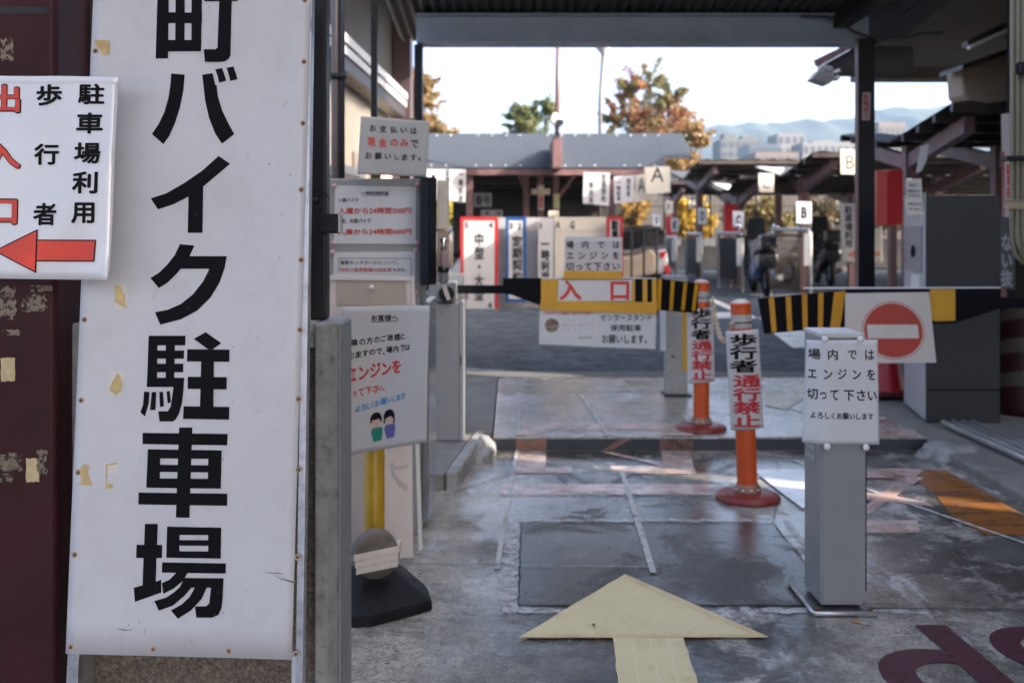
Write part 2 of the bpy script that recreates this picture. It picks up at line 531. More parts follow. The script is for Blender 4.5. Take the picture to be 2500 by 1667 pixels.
sheet_plane("asphalt_yard", -6, 14, 7.3, 30, PZ - .006, ASPH)
sheet_plane("sun_streak_strip", -1.2, 2.6, 7.302, 7.58, PZ - .002, M("sun_streak_pale", (.13, .125, .115), .85, .5, 30, bump=.1, bscale=90, dirt=((.05, .05, .05), .7, 26)))  # paler strip added so the sun streak shows along the asphalt

def gpoly(pts, z, zref=None):
    zr = z if zref is None else zref
    out = []
    for p in pts:
        v = G(p[0], p[1], zr); v.z = z
        out.append(v)
    return out
def floor_mark(name, polys, z, m, label=None, cat=None, zref=None, raw=False):
    mb = MB()
    for i, p in enumerate(polys):
        mb.face([(q[0], q[1], z + i * .0003) for q in (p if raw else gpoly(p, z, zref))])
    o = mb.build(name, m)
    for f in o.data.polygons:
        pass
    return tag(o, label, cat) if label else tag(o, None, None, kind="structure")

def worn(name, c, wear, sc=9, rough=.45, hard=.1, aniso=None, c2=None, top=1):
    m = bpy.data.materials.new(name); m.use_nodes = True
    n, l = m.node_tree.nodes, m.node_tree.links
    b = n["Principled BSDF"]
    tc = n.new("ShaderNodeTexCoord")
    src = tc.outputs["Object"]
    if aniso:
        mp = n.new("ShaderNodeMapping"); mp.inputs["Scale"].default_value = aniso
        l.new(src, mp.inputs[0]); src = mp.outputs[0]
    nz = n.new("ShaderNodeTexNoise"); nz.inputs["Scale"].default_value = sc; nz.inputs["Detail"].default_value = 9; nz.inputs["Roughness"].default_value = .72
    l.new(src, nz.inputs["Vector"])
    mr = n.new("ShaderNodeMapRange"); mr.inputs[1].default_value, mr.inputs[2].default_value, mr.inputs[4].default_value = wear - hard, wear + hard, top
    l.new(nz.outputs[0], mr.inputs[0])
    n2 = n.new("ShaderNodeTexNoise"); n2.inputs["Scale"].default_value = 4; n2.inputs["Detail"].default_value = 6
    l.new(tc.outputs["Object"], n2.inputs["Vector"])
    mx = n.new("ShaderNodeMixRGB"); mx.inputs[1].default_value = (*c, 1); mx.inputs[2].default_value = (*(c2 or [x * .7 for x in c]), 1)
    r2 = n.new("ShaderNodeMapRange"); r2.inputs[1].default_value, r2.inputs[2].default_value = .35, .65
    l.new(n2.outputs[0], r2.inputs[0]); l.new(r2.outputs[0], mx.inputs[0])
    l.new(mx.outputs[0], b.inputs["Base Color"])
    b.inputs["Roughness"].default_value = rough
    tr = n.new("ShaderNodeBsdfTransparent"); ms = n.new("ShaderNodeMixShader")
    l.new(mr.outputs[0], ms.inputs[0]); l.new(tr.outputs[0], ms.inputs[1]); l.new(b.outputs[0], ms.inputs[2])
    l.new(ms.outputs[0], n["Material Output"].inputs[0])
    return m
SALMON = worn("worn_salmon_paint", (.68, .44, .36), .44, 6, .25, .14, c2=(.70, .57, .52), top=.85)
ORPAINT = worn("orange_floor_paint", (.33, .12, .022), .42, 5, .4, .10, aniso=(.5, 2.4, 1), c2=(.30, .11, .02), top=.9)
SEAL = worn("cut_sealant", (.40, .40, .40), .38, 30, .5, .1, c2=(.22, .22, .22))
SEALPALE = worn("pale_sealant", (.58, .57, .555), .39, 26, .5, .10, top=.95)
JOINT = M("joint_line", (.02, .02, .019), .8, .3, 30)

# inset slab of darker concrete with a joint round it
z1 = .002
floor_mark("concrete_slab", [[(.02, 3.04), (1.0, 3.04), (1.02, 3.89), (.035, 3.89)]], z1, PIT, raw=True)
def strip(x0, y0, x1, y1, wd):
    d = Vector((x1 - x0, y1 - y0)).normalized(); p = Vector((-d.y, d.x)) * wd / 2
    return [(x0 - p.x, y0 - p.y), (x1 - p.x, y1 - p.y), (x1 + p.x, y1 + p.y), (x0 + p.x, y0 + p.y)]
def jag(x0, y0, x1, y1, wd, k=14, amp=.006, seed=1):
    rnd = random.Random(seed); out = []
    d = Vector((x1 - x0, y1 - y0)); p = Vector((-d.y, d.x)).normalized()
    L = [Vector((x0, y0)) + d * i / k + p * rnd.uniform(-amp, amp) for i in range(k + 1)]
    return [(q - p * wd / 2 * rnd.uniform(.5, 1.4)).to_tuple() for q in L] + [(q + p * wd / 2 * rnd.uniform(.5, 1.4)).to_tuple() for q in reversed(L)]
floor_mark("floor_joint", [jag(.02, 3.04, .035, 3.89, .0045, 30, .0025, 1), jag(.02, 3.04, 1.0, 3.04, .007, 20, .002, 2), jag(.03, 3.89, 1.02, 3.89, .006, 20, .002, 3),
    jag(1.0, 3.04, 1.02, 3.89, .004, 20, .003, 4), jag(1.02, 3.01, 2.3, 3.0, .008, 20, .003, 5), jag(1.02, 3.89, 1.25, 4.6, .0025, 14, .003, 11),
    jag(1.3, 3.33, 2.3, 3.30, .006, 20, .003, 6), jag(-.9, 3.42, .0, 3.40, .005, 20, .003, 7), jag(-.2, 4.72, 1.0, 4.70, .005, 20, .002, 8), jag(1.25, 4.6, 1.35, 5.17, .0025, 12, .002, 12), jag(1.95, 5.17, 2.03, 3.9, .004, 20, .004, 9)], .0045, JOINT, raw=True)
floor_mark("floor_joint", [jag(-.1, 6.6, 2.2, 6.62, .008, 20, .003, 21), jag(-.1, 7.27, 2.6, 7.27, .02, 40, .004, 22), jag(.0, 5.42, .95, 5.43, .010, 20, .005, 23)], PZ + .003, JOINT, raw=True)
# pale lime bleeding out along the slab's edges
floor_mark("lime_bloom", [jag(-.02, 2.98, .0, 3.93, .05, 30, .012, 31), jag(.0, 3.925, .95, 3.93, .03, 30, .008, 32), jag(.75, 3.0, 1.25, 2.99, .035, 20, .008, 33), jag(1.055, 3.05, 1.08, 3.95, .035, 26, .008, 34), jag(-.03, 3.0, .25, 2.985, .04, 12, .01, 35)], .0028, worn("lime_bloom", (.66, .65, .64), .47, 16, .5, .10, top=.8), raw=True)
# sealed loop cuts
floor_mark("sealed_cut", [strip(.026, 5.17, -.052, 3.36, .018), strip(.52, 4.70, .472, 3.32, .022)], .006, SEALPALE, raw=True)
floor_mark("sealed_cut", [strip(-.07, 3.395, .50, 3.375, .006), strip(-.30, 4.30, .03, 4.74, .010)], .0078, SEAL, raw=True)
floor_mark("sealed_cut", [strip(.028, 5.2, .05, 6.4, .016), strip(.50, 5.2, .45, 6.45, .018), strip(1.66, 6.1, 1.86, 5.3, .02)], PZ + .006, SEALPALE, raw=True)
floor_mark("sealed_cut", [strip(1.95, 3.45, 1.60, 4.30, .018), strip(1.60, 4.30, 1.40, 4.95, .018)], .006, SEALPALE, raw=True)
# worn orange boxes painted on the lanes
ZP = .0035
floor_mark("floor_marking", [gpoly([(1262, 1102), (1333, 1102), (1332, 1156), (1254, 1156)], 0), gpoly([(1254, 1140), (1395, 1140), (1396, 1156), (1254, 1156)], 0),
    gpoly([(1490, 1139), (1692, 1139), (1700, 1158), (1492, 1157)], 0), gpoly([(1613, 1102), (1686, 1102), (1692, 1140), (1622, 1140)], 0),
    gpoly([(1222, 1184), (1780, 1184), (1790, 1210), (1220, 1210)], 0),
    gpoly([(1466, 1105), (1492, 1105), (1640, 1136), (1615, 1139)], 0)], ZP, SALMON, raw=True)
floor_mark("floor_marking", [gpoly([(1266, 1034), (1630, 1034), (1632, 1050), (1264, 1050)], PZ), gpoly([(1264, 1050), (1336, 1050), (1334, 1064), (1262, 1064)], PZ), gpoly([(1614, 1036), (1690, 1036), (1692, 1064), (1614, 1064)], PZ),
    gpoly([(2010, 1050), (2235, 1050), (2240, 1068), (2010, 1068)], PZ)], PZ + .004, SALMON, raw=True)
kz = 5.1695
for nm, a, b_, mm in (("floor_marking", 1260, 1334, M("brown_paint", (.26, .13, .085), .5, .3, 15)), ("floor_marking", 1611, 1692, worn("worn_brown_paint", (.26, .14, .10), .42, 12, .5, .12))):
    mb = MB(); mb.face([(fx(a, kz), kz, .004), (fx(b_, kz), kz, .004), (fx(b_, kz), kz, .06), (fx(a, kz), kz, .06)])
    tag(mb.build(nm, mm), None, None, kind="structure")
mb = MB(); mb.face([(fx(1470, kz), kz, .004), (fx(1492, kz), kz, .004), (fx(1540, kz), kz, .06), (fx(1512, kz), kz, .06)])
tag(mb.build("floor_marking", MC["brown_paint"]), None, None, kind="structure")
floor_mark("floor_marking", [gpoly([(1840, 1146), (2115, 1146), (2260, 1146), (2236, 1168), (2112, 1168), (1840, 1168)], 0), gpoly([(2200, 1168), (2255, 1168), (2120, 1258), (2112, 1240)], 0), gpoly([(2112, 1205), (2180, 1212), (2260, 1228), (2285, 1240), (2200, 1232), (2112, 1222)], 0),
    gpoly([(2113, 1274), (2240, 1274), (2245, 1302), (2113, 1304)], 0)], ZP + .002, SALMON, raw=True)
floor_mark("floor_marking", [gpoly([(2262, 1147), (2312, 1150), (2505, 1262), (2505, 1308), (2410, 1307), (2330, 1270), (2285, 1210), (2236, 1172)], 0)], ZP + .0008, ORPAINT, raw=True)
floor_mark("floor_marking", [gpoly([(1838, 1150), (1975, 1150), (1980, 1235), (1960, 1245), (1900, 1200)], 0)], ZP + .004, worn("worn_glare_white", (.78, .77, .76), .33, 8, .25, .08), raw=True)  # worn paint, with the sky's glare put into its white
WHITEPAINT = worn("white_road_paint", (.66, .65, .62), .36, 14, .55, .08)
floor_mark("floor_marking", [gpoly([(1868, 944), (1886, 944), (1914, 966), (1966, 970), (1918, 1002), (1868, 990)], PZ)], PZ + .0045, worn("cream_sun_patch", (.62, .58, .45), .34, 14, .55, .06), raw=True)  # cream colour painted in for a pool of sun on the platform
za = PZ - .006
floor_mark("road_marking", [gpoly([(1728, 732), (1742, 730), (1850, 776), (1830, 780)], za), gpoly([(1735, 764), (1815, 762), (1850, 776), (1745, 778)], za), gpoly([(1885, 812), (1960, 808), (1985, 848), (1935, 850)], za), gpoly([(1850, 776), (1890, 774), (1990, 828), (1960, 832)], za)], za + .004, WHITEPAINT, raw=True)

# lettering painted on the concrete (read from the other side)
def plan_text(s, x0, x1, y0, y1, m, name, label, cat, rot180=True, bold=.05):
    _tc.resolution_u = 10; vs, fs = glyphs(s, bold); _tc.resolution_u = 3
    ax, bx = min(v[0] for v in vs), max(v[0] for v in vs); ay, by = min(v[1] for v in vs), max(v[1] for v in vs)
    mb = MB(); nv = []
    for x, y in vs:
        u, v = (x - ax) / (bx - ax), (y - ay) / (by - ay)
        if rot180: u, v = 1 - u, 1 - v
        nv.append(mb.bm.verts.new((x0 + (x1 - x0) * u - (y0 + (y1 - y0) * v - 2.6) * .04, y0 + (y1 - y0) * v, .0035)))
    for f in fs:
        try: mb.bm.faces.new([nv[i] for i in f])
        except ValueError: pass
    return solo(mb, name, m, label, cat)
PURPLE = worn("purple_road_paint", (.072, .010, .019), .36, 14, .5, .10)
plan_text("p", 0.95, 1.27, 2.36, 2.89, PURPLE, "painted_letter", "whole dark purple letter painted upside down on the floor", "floor lettering", bold=.016)
plan_text("o", 1.33, 1.66, 2.56, 2.88, PURPLE, "painted_letter", "dark purple round letter on the floor cut off by the photo's right edge", "floor lettering", bold=.016)

# yellow tape arrow on the floor
AT = M("cream_cloth_tape", (.68, .57, .32), .5, .10, 5, dirt=((.36, .27, .12), .65, 10), bump=.02, bscale=25)
ar = thing("tape_arrow", "large cream yellow arrow of cloth tape stuck on the floor pointing ahead", "floor arrow", G(1550, 1560))
tip, bl, br = G(1525, 1406), G(1266, 1561), G(1876, 1560)
def ragged_edge(pts, z, seed, step=.05, amp=.0022):
    rnd = random.Random(seed); out = []
    for i in range(len(pts)):
        a, b_ = Vector(pts[i]), Vector(pts[(i + 1) % len(pts)])
        k = max(1, int((b_ - a).length / step)); nn = Vector((-(b_ - a).y, (b_ - a).x, 0)).normalized()
        for t in range(k):
            q = a.lerp(b_, t / k) + (nn * rnd.uniform(-amp, amp) if t else Vector((0, 0, 0)))
            out.append((q.x, q.y, z))
    return out
mb = MB(); mb.prism(ragged_edge([bl, br, tip], .006, 4), (0, 0, .0012)); mb.build("arrow_head", AT, ar)
mb = MB()
nrm = (tip - bl).normalized()
for k in range(1, 11):                      # strips laid side by side, cut at the two edges
    t = k / 11
    a = bl + (br - bl) * t; dirv = (tip - bl).normalized()
    # strips parallel to the left edge
    e = br + (tip - br) * (1 - t)
    q = Vector((.004, .0, 0))
    mb.face([a + Vector((-.0025, 0, .0078)), a + Vector((.0025, 0, .0078)), e + Vector((.0025, 0, .0078)), e + Vector((-.0025, 0, .0078))])
E_ = [bl, br, tip]
ctr = (bl + br + tip) / 3
mb.build("tape_seam", M("tape_seam_shine", (.72, .62, .38), .45, .1, 20), ar)
mb = MB()
for a, b_ in ((br, tip), (bl, br)):
    a2, b2 = a + (ctr - a) * .13, b_ + (ctr - b_) * .13
    mb.face([a + Vector((0, 0, .0082)), b_ + Vector((0, 0, .0082)), b2 + Vector((0, 0, .0082)), a2 + Vector((0, 0, .0082))])
mb.build("edge_tape", M("edge_tape", (.64, .50, .26), .5, .15, 9, dirt=((.30, .20, .08), .6, 14)), ar)
mb = MB()
s0, s1, s2, s3 = G(1495, 1557), G(1668, 1557), G(1712, 1700), G(1512, 1700)
mb.prism(ragged_edge([s0, s1, s2, s3], .005, 8), (0, 0, .0009)); mb.build("arrow_shaft", AT, ar)
mb = MB()
for t in (.26, .52, .76):
    a, b_ = s0 + (s1 - s0) * t, s3 + (s2 - s3) * t
    mb.face([a + Vector((-.002, 0, .0066)), a + Vector((.002, 0, .0066)), b_ + Vector((.002, 0, .0066)), b_ + Vector((-.002, 0, .0066))])
mb.build("tape_seam", MC["tape_seam_shine"], ar)
# ---------------------------------------------------------------- overhead roof, post, overpass, house
rt = thing("entrance_roof", "dark corrugated roof on a long grey steel beam spanning the entrance overhead", "roof", (-.70, 7.3, PZ))
mb = MB(); mb.box(-.695, 2.60, 7.25, 7.37, 2.517, 2.70, .006); mb.box(-.695, 2.60, 7.20, 7.42, 2.502, 2.515); mb.box(-.695, 2.60, 7.20, 7.42, 2.702, 2.712)
mb.build("beam", BEAMPAINT, rt)
mb = MB()
def corr(mb, x0, x1, y0, z0, y1, z1, pitch=.076, amp=.016, sub=6):
    n = int((x1 - x0) / pitch * sub)
    A = []; B = []
    for i in range(n + 1):
        x = x0 + (x1 - x0) * i / n
        h = amp * math.cos(2 * math.pi * i / sub)
        A.append(mb.bm.verts.new((x, y0, z0 + h))); B.append(mb.bm.verts.new((x, y1, z1 + h)))
    for i in range(n):
        mb.bm.faces.new((A[i], A[i + 1], B[i + 1], B[i])).smooth = True
    return mb
corr(mb, -.9, 3.12, 8.0, 2.672, 5.5, 2.907)
o = mb.build("roof_sheet", SHEETROOF, rt, recalc=False)
mb = MB(); corr(mb, fx(1178, 8.05), fx(1325, 8.05), 8.06, 2.638, 7.5, 2.70); mb.build("eave_sheet", SHEETROOF, rt, recalc=False)
mb = MB(); corr(mb, fx(1765, 8.05), fx(1905, 8.05), 8.06, 2.64, 7.5, 2.70); mb.build("eave_sheet", SHEETROOF, rt, recalc=False)
for y in (6.4, 5.65):
    mb = MB(); z = 2.712 + (7.3 - y) * .094
    mb.box(-.8, 2.70, y - .04, y + .04, z - .04, z + .0); mb.build("purlin", DARKSTEEL, rt)
mb = MB(); mb.box(2.32, 2.42, 5.5, 7.19, 2.60, 2.69); mb.build("rafter", DARKSTEEL, rt)
mb = MB(); mb.box(-.715, -.655, 7.26, 7.36, PZ, 2.50, .006); mb.build("post", DARKSTEEL, rt)
# main post on the right
pt = thing("steel_post", "thick dark brown steel post between the two barrier lanes with a small red sticker", "post", (2.52, 7.1, PZ))
mb = MB(); mb.box(fx(2097, 7.08), fx(2137, 7.08), 7.085, 7.16, PZ, 2.51, .004); mb.build("post_shaft", DARKSTEEL, pt)
mb = MB(); mb.box(fx(2096, 7.08), fx(2096.8, 7.08), 7.089, 7.156, PZ, 2.51); mb.build("lit_side_plate", MAUVE, pt)  # paler plate puts the light on the post's left face into colour
s = Sheet([(2106, 226), (2126, 226), (2124, 294), (2104, 294)], 7.083, t=.001)
st = s.mesh().build("sticker", M("faded_pink_paper", (.44, .36, .33), .6, .1), pt)
text(s, [("駐輪禁止", 2108, 230, 2122, 290, 'v')], M("faded_red_ink", (.30, .06, .055), .6, .1), st, bold=.03)
# cable on the beam
mb = MB(); mb.tube([PT(x, y, 7.16) for x, y in ((1955, 40), (2020, 42), (2055, 58), (2085, 78), (2120, 90), (2165, 93), (2215, 92), (2245, 83), (2300, 80))], .012, 8)
solo(mb, "cable", M("cable_grey", (.05, .055, .05), .5), "thin grey cable sagging along the beam above the steel post", "cable")

# overpass: soffit in view, unseen blocks added to shade the foreground
ov = thing("overpass", "beige concrete overpass with lit soffit covering the upper right corner", "overpass", (6, 9, PZ))
mb = MB()
mb.prism([(3.3, 6, 3.25), (13, 6, 3.25), (13, 13.0, 3.25), (4.55, 13.0, 3.25), (3.75, 10, 3.25)], (0, 0, .37))
mb.box(4.55, 13, 13.0, 13.4, 3.12, 3.62)
mb.build("deck", SOFFIT, ov)
SL = lambda x, y0, x0: y0 - .4635 * (x - x0)          # plan line along the sun's direction: narrow slots between the blocks let two streaks of sun through
mb = MB()
for lo, hi in (((-8, -8), (SL(4.4, 4.14, 1.85), SL(14, 4.14, 1.85))), ((SL(4.4, 4.26, 1.85), SL(14, 4.26, 1.85)), (SL(4.4, 7.30, 0), SL(14, 7.30, 0))), ((SL(4.4, 7.64, 0), SL(14, 7.64, 0)), (5.99, 5.99))):
    mb.prism([(4.4, lo[0], 3.3), (14, lo[1], 3.3), (14, hi[1], 3.3), (4.4, hi[0], 3.3)], (0, 0, 5.1))
mb.build("unseen_sun_block", SOFFIT, ov)  # unseen blocks added to keep the sun off the foreground
mb = MB(); mb.box(-9, 4.39, -3.4, .4, 3.6, 4.0); mb.build("unseen_sky_block", SOFFIT, ov)  # unseen slab added overhead to cut skylight on the big sign
mb = MB()
mb.prism([PT(x, y, 9.6) for x, y in ((2348, 168), (2520, 108), (2520, 268), (2395, 278), (2352, 232))], (0, .35, 0), .02); mb.build("girder", M("pale_girder", (.34, .27, .205), .8, .1, 2, dirt=((.2, .16, .12), .5, 3)), ov)
mb = MB(); mb.prism([PT(x, y, 9.3) for x, y in ((2350, 158), (2520, 98), (2520, 110), (2350, 170))], (0, .5, 0)); mb.build("girder_lip", BROWNSTEEL, ov)
mb = MB(); mb.prism([PT(x, y, 9.0) for x, y in ((2366, 112), (2520, 42), (2520, 54), (2368, 121))], (0, .06, 0), .01); mb.build("tube_light", M("dim_tube", (.62, .58, .52), .4), ov)
mb = MB(); mb.prism([PT(x, y, 9.1) for x, y in ((2362, 100), (2520, 25), (2520, 44), (2364, 114))], (0, .12, 0)); mb.build("light_housing", BROWNSTEEL, ov)
mb = MB(); mb.box(6.2, 6.8, 6.5, 7.2, -.02, 3.24, .02); mb.build("pier", SOFFIT, ov)
mb = MB(); mb.box(7.0, 7.3, -8, 1.62, -.02, 3.29); mb.box(7.0, 7.3, 1.62, 2.02, -.02, 2.88); mb.box(7.0, 7.3, 2.02, 3.7, -.02, 3.29); mb.box(7.0, 7.3, 3.7, 4.7, -.02, 3.97); mb.box(7.0, 7.3, 4.7, 6.4, -.02, 3.29); mb.build("unseen_side_block", SOFFIT, ov)  # unseen wall added to darken the right side, stepped for the sun streaks
mb = MB()
mb.prism([PT(x, y, 8.2) for x, y in ((2130, 60), (2220, 0), (2330, -40), (2420, -60), (2290, 20), (2230, 70), (2150, 98))], (0, .3, 0)); mb.build("side_beam", M("dark_matte_beam", (.010, .009, .009), .9, .3, spec=.1), rt)  # near-black matte colour
# small lean-to eave with flood light beside the post
ev = thing("side_eave", "short sloping mauve edged roof end left of the thick steel post", "roof", PT(2060, 150, 8.5))
mb = MB(); mb.prism([PT(x, y, 8.5) for x, y in ((1990, 146), (2086, 100), (2140, 100), (2140, 112), (2090, 113), (2000, 163), (1994, 158))], (0, .05, 0)); mb.build("fascia_board", MAUVE, ev)
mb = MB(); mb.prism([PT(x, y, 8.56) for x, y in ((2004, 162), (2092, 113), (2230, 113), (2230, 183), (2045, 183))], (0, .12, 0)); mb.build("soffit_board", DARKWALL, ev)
fl = thing("flood_light", "pale grey flood light hanging under the sloping eave by the post", "lamp", PT(2010, 165, 8.3))
mb = MB(); mb.prism([PT(x, y, 8.25) for x, y in ((1981, 193), (2000, 170), (2036, 182), (2040, 194), (2022, 207))], (0, .16, 0), .01); mb.build("lamp_head", GREYBOX2, fl)
mb = MB(); mb.prism([PT(x, y, 8.3) for x, y in ((2002, 168), (2008, 158), (2034, 163), (2038, 180))], (0, .1, 0), .008); mb.build("lamp_housing", GREYBOX2, fl)
mb = MB(); mb.tube([PT(2022, 185, 8.33), PT(2050, 172, 8.33)], .014); mb.tube([PT(2036, 195, 8.33), PT(2048, 188, 8.33)], .02); mb.build("bracket", STEEL, fl)

# house on the left
hs = thing("house", "cream rendered house with grey eave gutter behind the ticket machine on the left", "house", (-2, 10, PZ))
def wx(d): return -1.85 + .032 * d
mb = MB()
mb.prism([(wx(7.5), 7.5, -.03), (wx(12.6), 12.6, -.03), (-6, 12.6, -.03), (-6, 7.5, -.03)], (0, 0, 2.63)); mb.build("wall", HOUSEWALL, hs)
mb = MB()
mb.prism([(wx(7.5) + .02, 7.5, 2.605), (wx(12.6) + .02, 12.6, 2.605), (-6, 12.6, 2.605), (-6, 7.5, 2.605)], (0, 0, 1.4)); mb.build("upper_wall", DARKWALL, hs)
mb = MB()
a, b_ = Vector((-1.39, 7.9, 2.60)), Vector((-1.257, 11.9, 2.60))
for (dz, h, ex, mm, nm) in ((0, .075, 0, "g", "gutter"), (.092, .08, .012, "g", "gutter")):
    mb = MB(); mb.prism([a + Vector((ex, 0, dz)), b_ + Vector((ex, 0, dz)), b_ + Vector((-.26, 0, dz)), a + Vector((-.26, 0, dz))], (0, 0, h), .006); mb.build(nm, M("gutter_grey", (.40, .40, .41), .45, .08), hs)
mb = MB(); mb.prism([a + Vector((-.02, 0, -.12)), b_ + Vector((-.02, 0, -.12)), b_ + Vector((-.2, 0, -.12)), a + Vector((-.2, 0, -.12))], (0, 0, .115)); mb.build("eave_shadow_strip", BROWNSTEEL, hs)  # dark strip put in for the shadow under the gutter
mb = MB(); mb.box(fx(960, 12.0), fx(1002, 12.0), 12.0, 12.3, -.02, 3.7); mb.build("corner_column", M("mauve_column", (.07, .045, .048), .5, .2, 4), hs)
mb = MB(); mb.box(-6, .3, 7.6, 13.0, 3.9, 4.05); mb.build("roof", DARKWALL, hs)  # hidden overhang added and widened to shade the upper wall
mb = MB(); mb.prism([(wx(8.2) + .004, 8.2, 1.6), (wx(9.2) + .004, 9.2, 1.6), (wx(9.2) + .2, 9.2, 1.62), (wx(8.2) + .2, 8.2, 1.62)], (0, 0, .07)); mb.build("canopy", GREYBOX2, hs)
mb = MB()
for k in range(3):
    y0 = 9.6 + k * .9
    mb.prism([(wx(y0) + .003, y0, .9), (wx(y0 + .62) + .003, y0 + .62, .9), (wx(y0 + .62) + .02, y0 + .62, .9), (wx(y0) + .02, y0, .9)], (0, 0, 1.0))
mb.build("window_shutter", M("beige_shutter", (.46, .38, .29), .6, .1), hs)

# dark posts in front of the house
mb = MB(); mb.box(fx(905, 4.9), fx(920, 4.9), 4.9, 4.94, 0, 3.05, .004); solo(mb, "roof_post", DARKSTEEL, "slim black steel post rising behind the payment notice", "post")

# ---------------------------------------------------------------- concrete fence and near steelwork
cf = thing("concrete_fence", "weathered grey precast concrete fence standing behind the big white sign", "fence", (-.7, 2.3, 0))
DF = 2.2
def cpost(xl, xr, mir=False):
    # plan outline of a chamfered post
    w_ = xr - xl
    pl = [(xl, DF), (xr - .020, DF), (xr, DF + .035), (xr, DF + .19), (xl, DF + .19)]
    if mir: pl = [(xl + .02, DF), (xr, DF), (xr, DF + .19), (xl, DF + .19), (xl, DF + .035)]
    t = bmesh.new()
    mb = MB()
    mb.prism([(x, y, -.02) for x, y in pl], (0, 0, .962), .006)
    return mb
cpost(fx(768, DF), fx(768, DF) + .047).build("fence_post", STONE, cf)
SMOOTHC = M("smooth_concrete", (.23, .235, .24), .6, .15, 7, dirt=((.12, .12, .12), .5, 15))
mb = MB(); mb.box(fx(768, DF) + .0472, fx(768, DF) + .051, DF + .037, DF + .188, -.02, .935); mb.build("edge_strip", SMOOTHC, cf)
cpost(fx(140, DF), fx(203, DF), True).build("fence_post", STONE, cf)
mb = MB(); mb.box(fx(203, DF) + .001, fx(768, DF) - .001, DF + .02, DF + .15, .885, .943, .006); mb.build("top_rail", STONE, cf)
mb = MB(); mb.box(fx(203, DF) + .001, fx(768, DF) - .001, DF + .06, DF + .12, -.02, .884); mb.build("infill_panel", PEBBLE, cf)
# steel frame standing on the fence
sf = thing("fence_railing", "black steel railing of tall posts rising from the concrete fence beside the big sign", "railing", (-.7, 2.3, .943))
for x0, x1, d, m_ in ((148, 186, 2.36, DARKSTEEL), (199, 213, 2.30, DARKSTEEL), (213, 232, 2.29, BROWNSTEEL), (757, 796, 2.27, DARKSTEEL)):
    mb = MB(); mb.box(fx(x0, d), fx(x1, d), d, d + .05, .943, 3.1, .005); mb.build("post", m_, sf)
mb = MB(); mb.box(fx(125, 2.4), fx(192, 2.4), 2.42, 2.45, .95, 3.1); mb.build("backing_sheet", DARKSTEEL, sf)
mb = MB(); mb.rect(780, 522, 826, 570, 2.25, .05, .004)
lb = mb.build("latch_box", DARKSTEEL, sf)
mb = MB(); mb.rect(826, 524, 829, 568, 2.246, .04); mb.build("latch_plate", STEEL, lb)
mb = MB(); mb.lathe(PT(770, 490, 2.268), [(0, -.008), (.006, -.006), (.009, 0), (.009, .004)], 16, (0, 1, 0)); mb.build("bolt", DARKSTEEL, sf)
mb = MB(); mb.tube([PT(748, 437, 2.262), PT(752, 444, 2.25), PT(775, 462, 2.25), PT(800, 478, 2.26), PT(803, 484, 2.27)], .0012, 6); mb.build("tie_wire", BLACK, sf)
# conduits further back
for x, r, m_, lab in ((819, .013, M("conduit_brown", (.12, .095, .085), .35, .15, 5), "brown conduit pipe with a clamp between the black post and the house"), (833, .011, DARKSTEEL, "thin dark conduit right of the brown one, touching its clamp")):
    d = 4.3; r *= 1.43
    cp = thing("conduit_pipe", lab, "pipe", (fx(x, d), d, 0), "conduits by the fence")
    mb = MB(); mb.tube([(fx(x, d), d, 0), (fx(x, d), d, 3.1)], r, 14); mb.build("pipe", m_, cp)
    mb = MB(); mb.tube([(fx(x, d), d, fz(195, d)), (fx(x, d), d, fz(180, d))], r + .005, 14); mb.rect(x + 2, 183, x + 12, 193, d - .01, .02); mb.build("clamp", DARKSTEEL, cp)

# maroon column at the far left with scraps of tape
mc = thing("maroon_column", "dark maroon painted steel column at the left edge with torn tape scraps", "column", (-1.2, 2.15, 0))
DM = 2.12
mb = MB(); mb.box(-1.62, fx(136, DM), DM, DM + .28, 0, 3.1, .014, seg=3); mb.build("shaft", MAROON, mc)
sm = Sheet([(0, 0), (140, 0), (140, 1667), (0, 1667)], DM - .0002)
RESP = worn('patchy_residue', (.24, .195, .145), .47, 70, .8, .05)
def ragged(x0, y0, x1, y1, seed, k=6, a=.08):
    rnd = random.Random(seed); w_, h_ = x1 - x0, y1 - y0
    P_ = []
    for i in range(k): P_.append((x0 + w_ * i / k, y0 + h_ * rnd.uniform(-a, a)))
    for i in range(k): P_.append((x1 + w_ * rnd.uniform(-a, a), y0 + h_ * i / k))
    for i in range(k): P_.append((x1 - w_ * i / k, y1 + h_ * rnd.uniform(-a, a)))
    for i in range(k): P_.append((x0 + w_ * rnd.uniform(-a, a), y1 - h_ * i / k))
    return P_
for i, (x0, y0, x1, y1) in enumerate(((2, 873, 37, 930),(64, 1118, 96, 1176))):
    patch(sm, [ragged(x0, y0, x1, y1, i, a=.03)], M("pale_tape", (.50, .40, .22), .6, .2, 30), mc, "tape_scrap", .0008)
for i, (x0, y0, x1, y1) in enumerate(((57, 718, 112, 760), (0, 700, 40, 775), (72, 697, 108, 712), (0, 1105, 55, 1148), (0, 1155, 30, 1176), (3, 95, 33, 147), (8, 805, 46, 820), (110, 697, 128, 710), (90, 1100, 116, 1155))):
    patch(sm, [ragged(x0, y0, x1, y1, 20 + i, 8, .1)], RESP, mc, "glue_residue", .0008)
patch(sm, [ragged(-5, 18, 113, 34, 77, 8, .1)], M("dark_residue", (.02, .022, .028), .7, .3, 30), mc, "glue_residue", .0008)

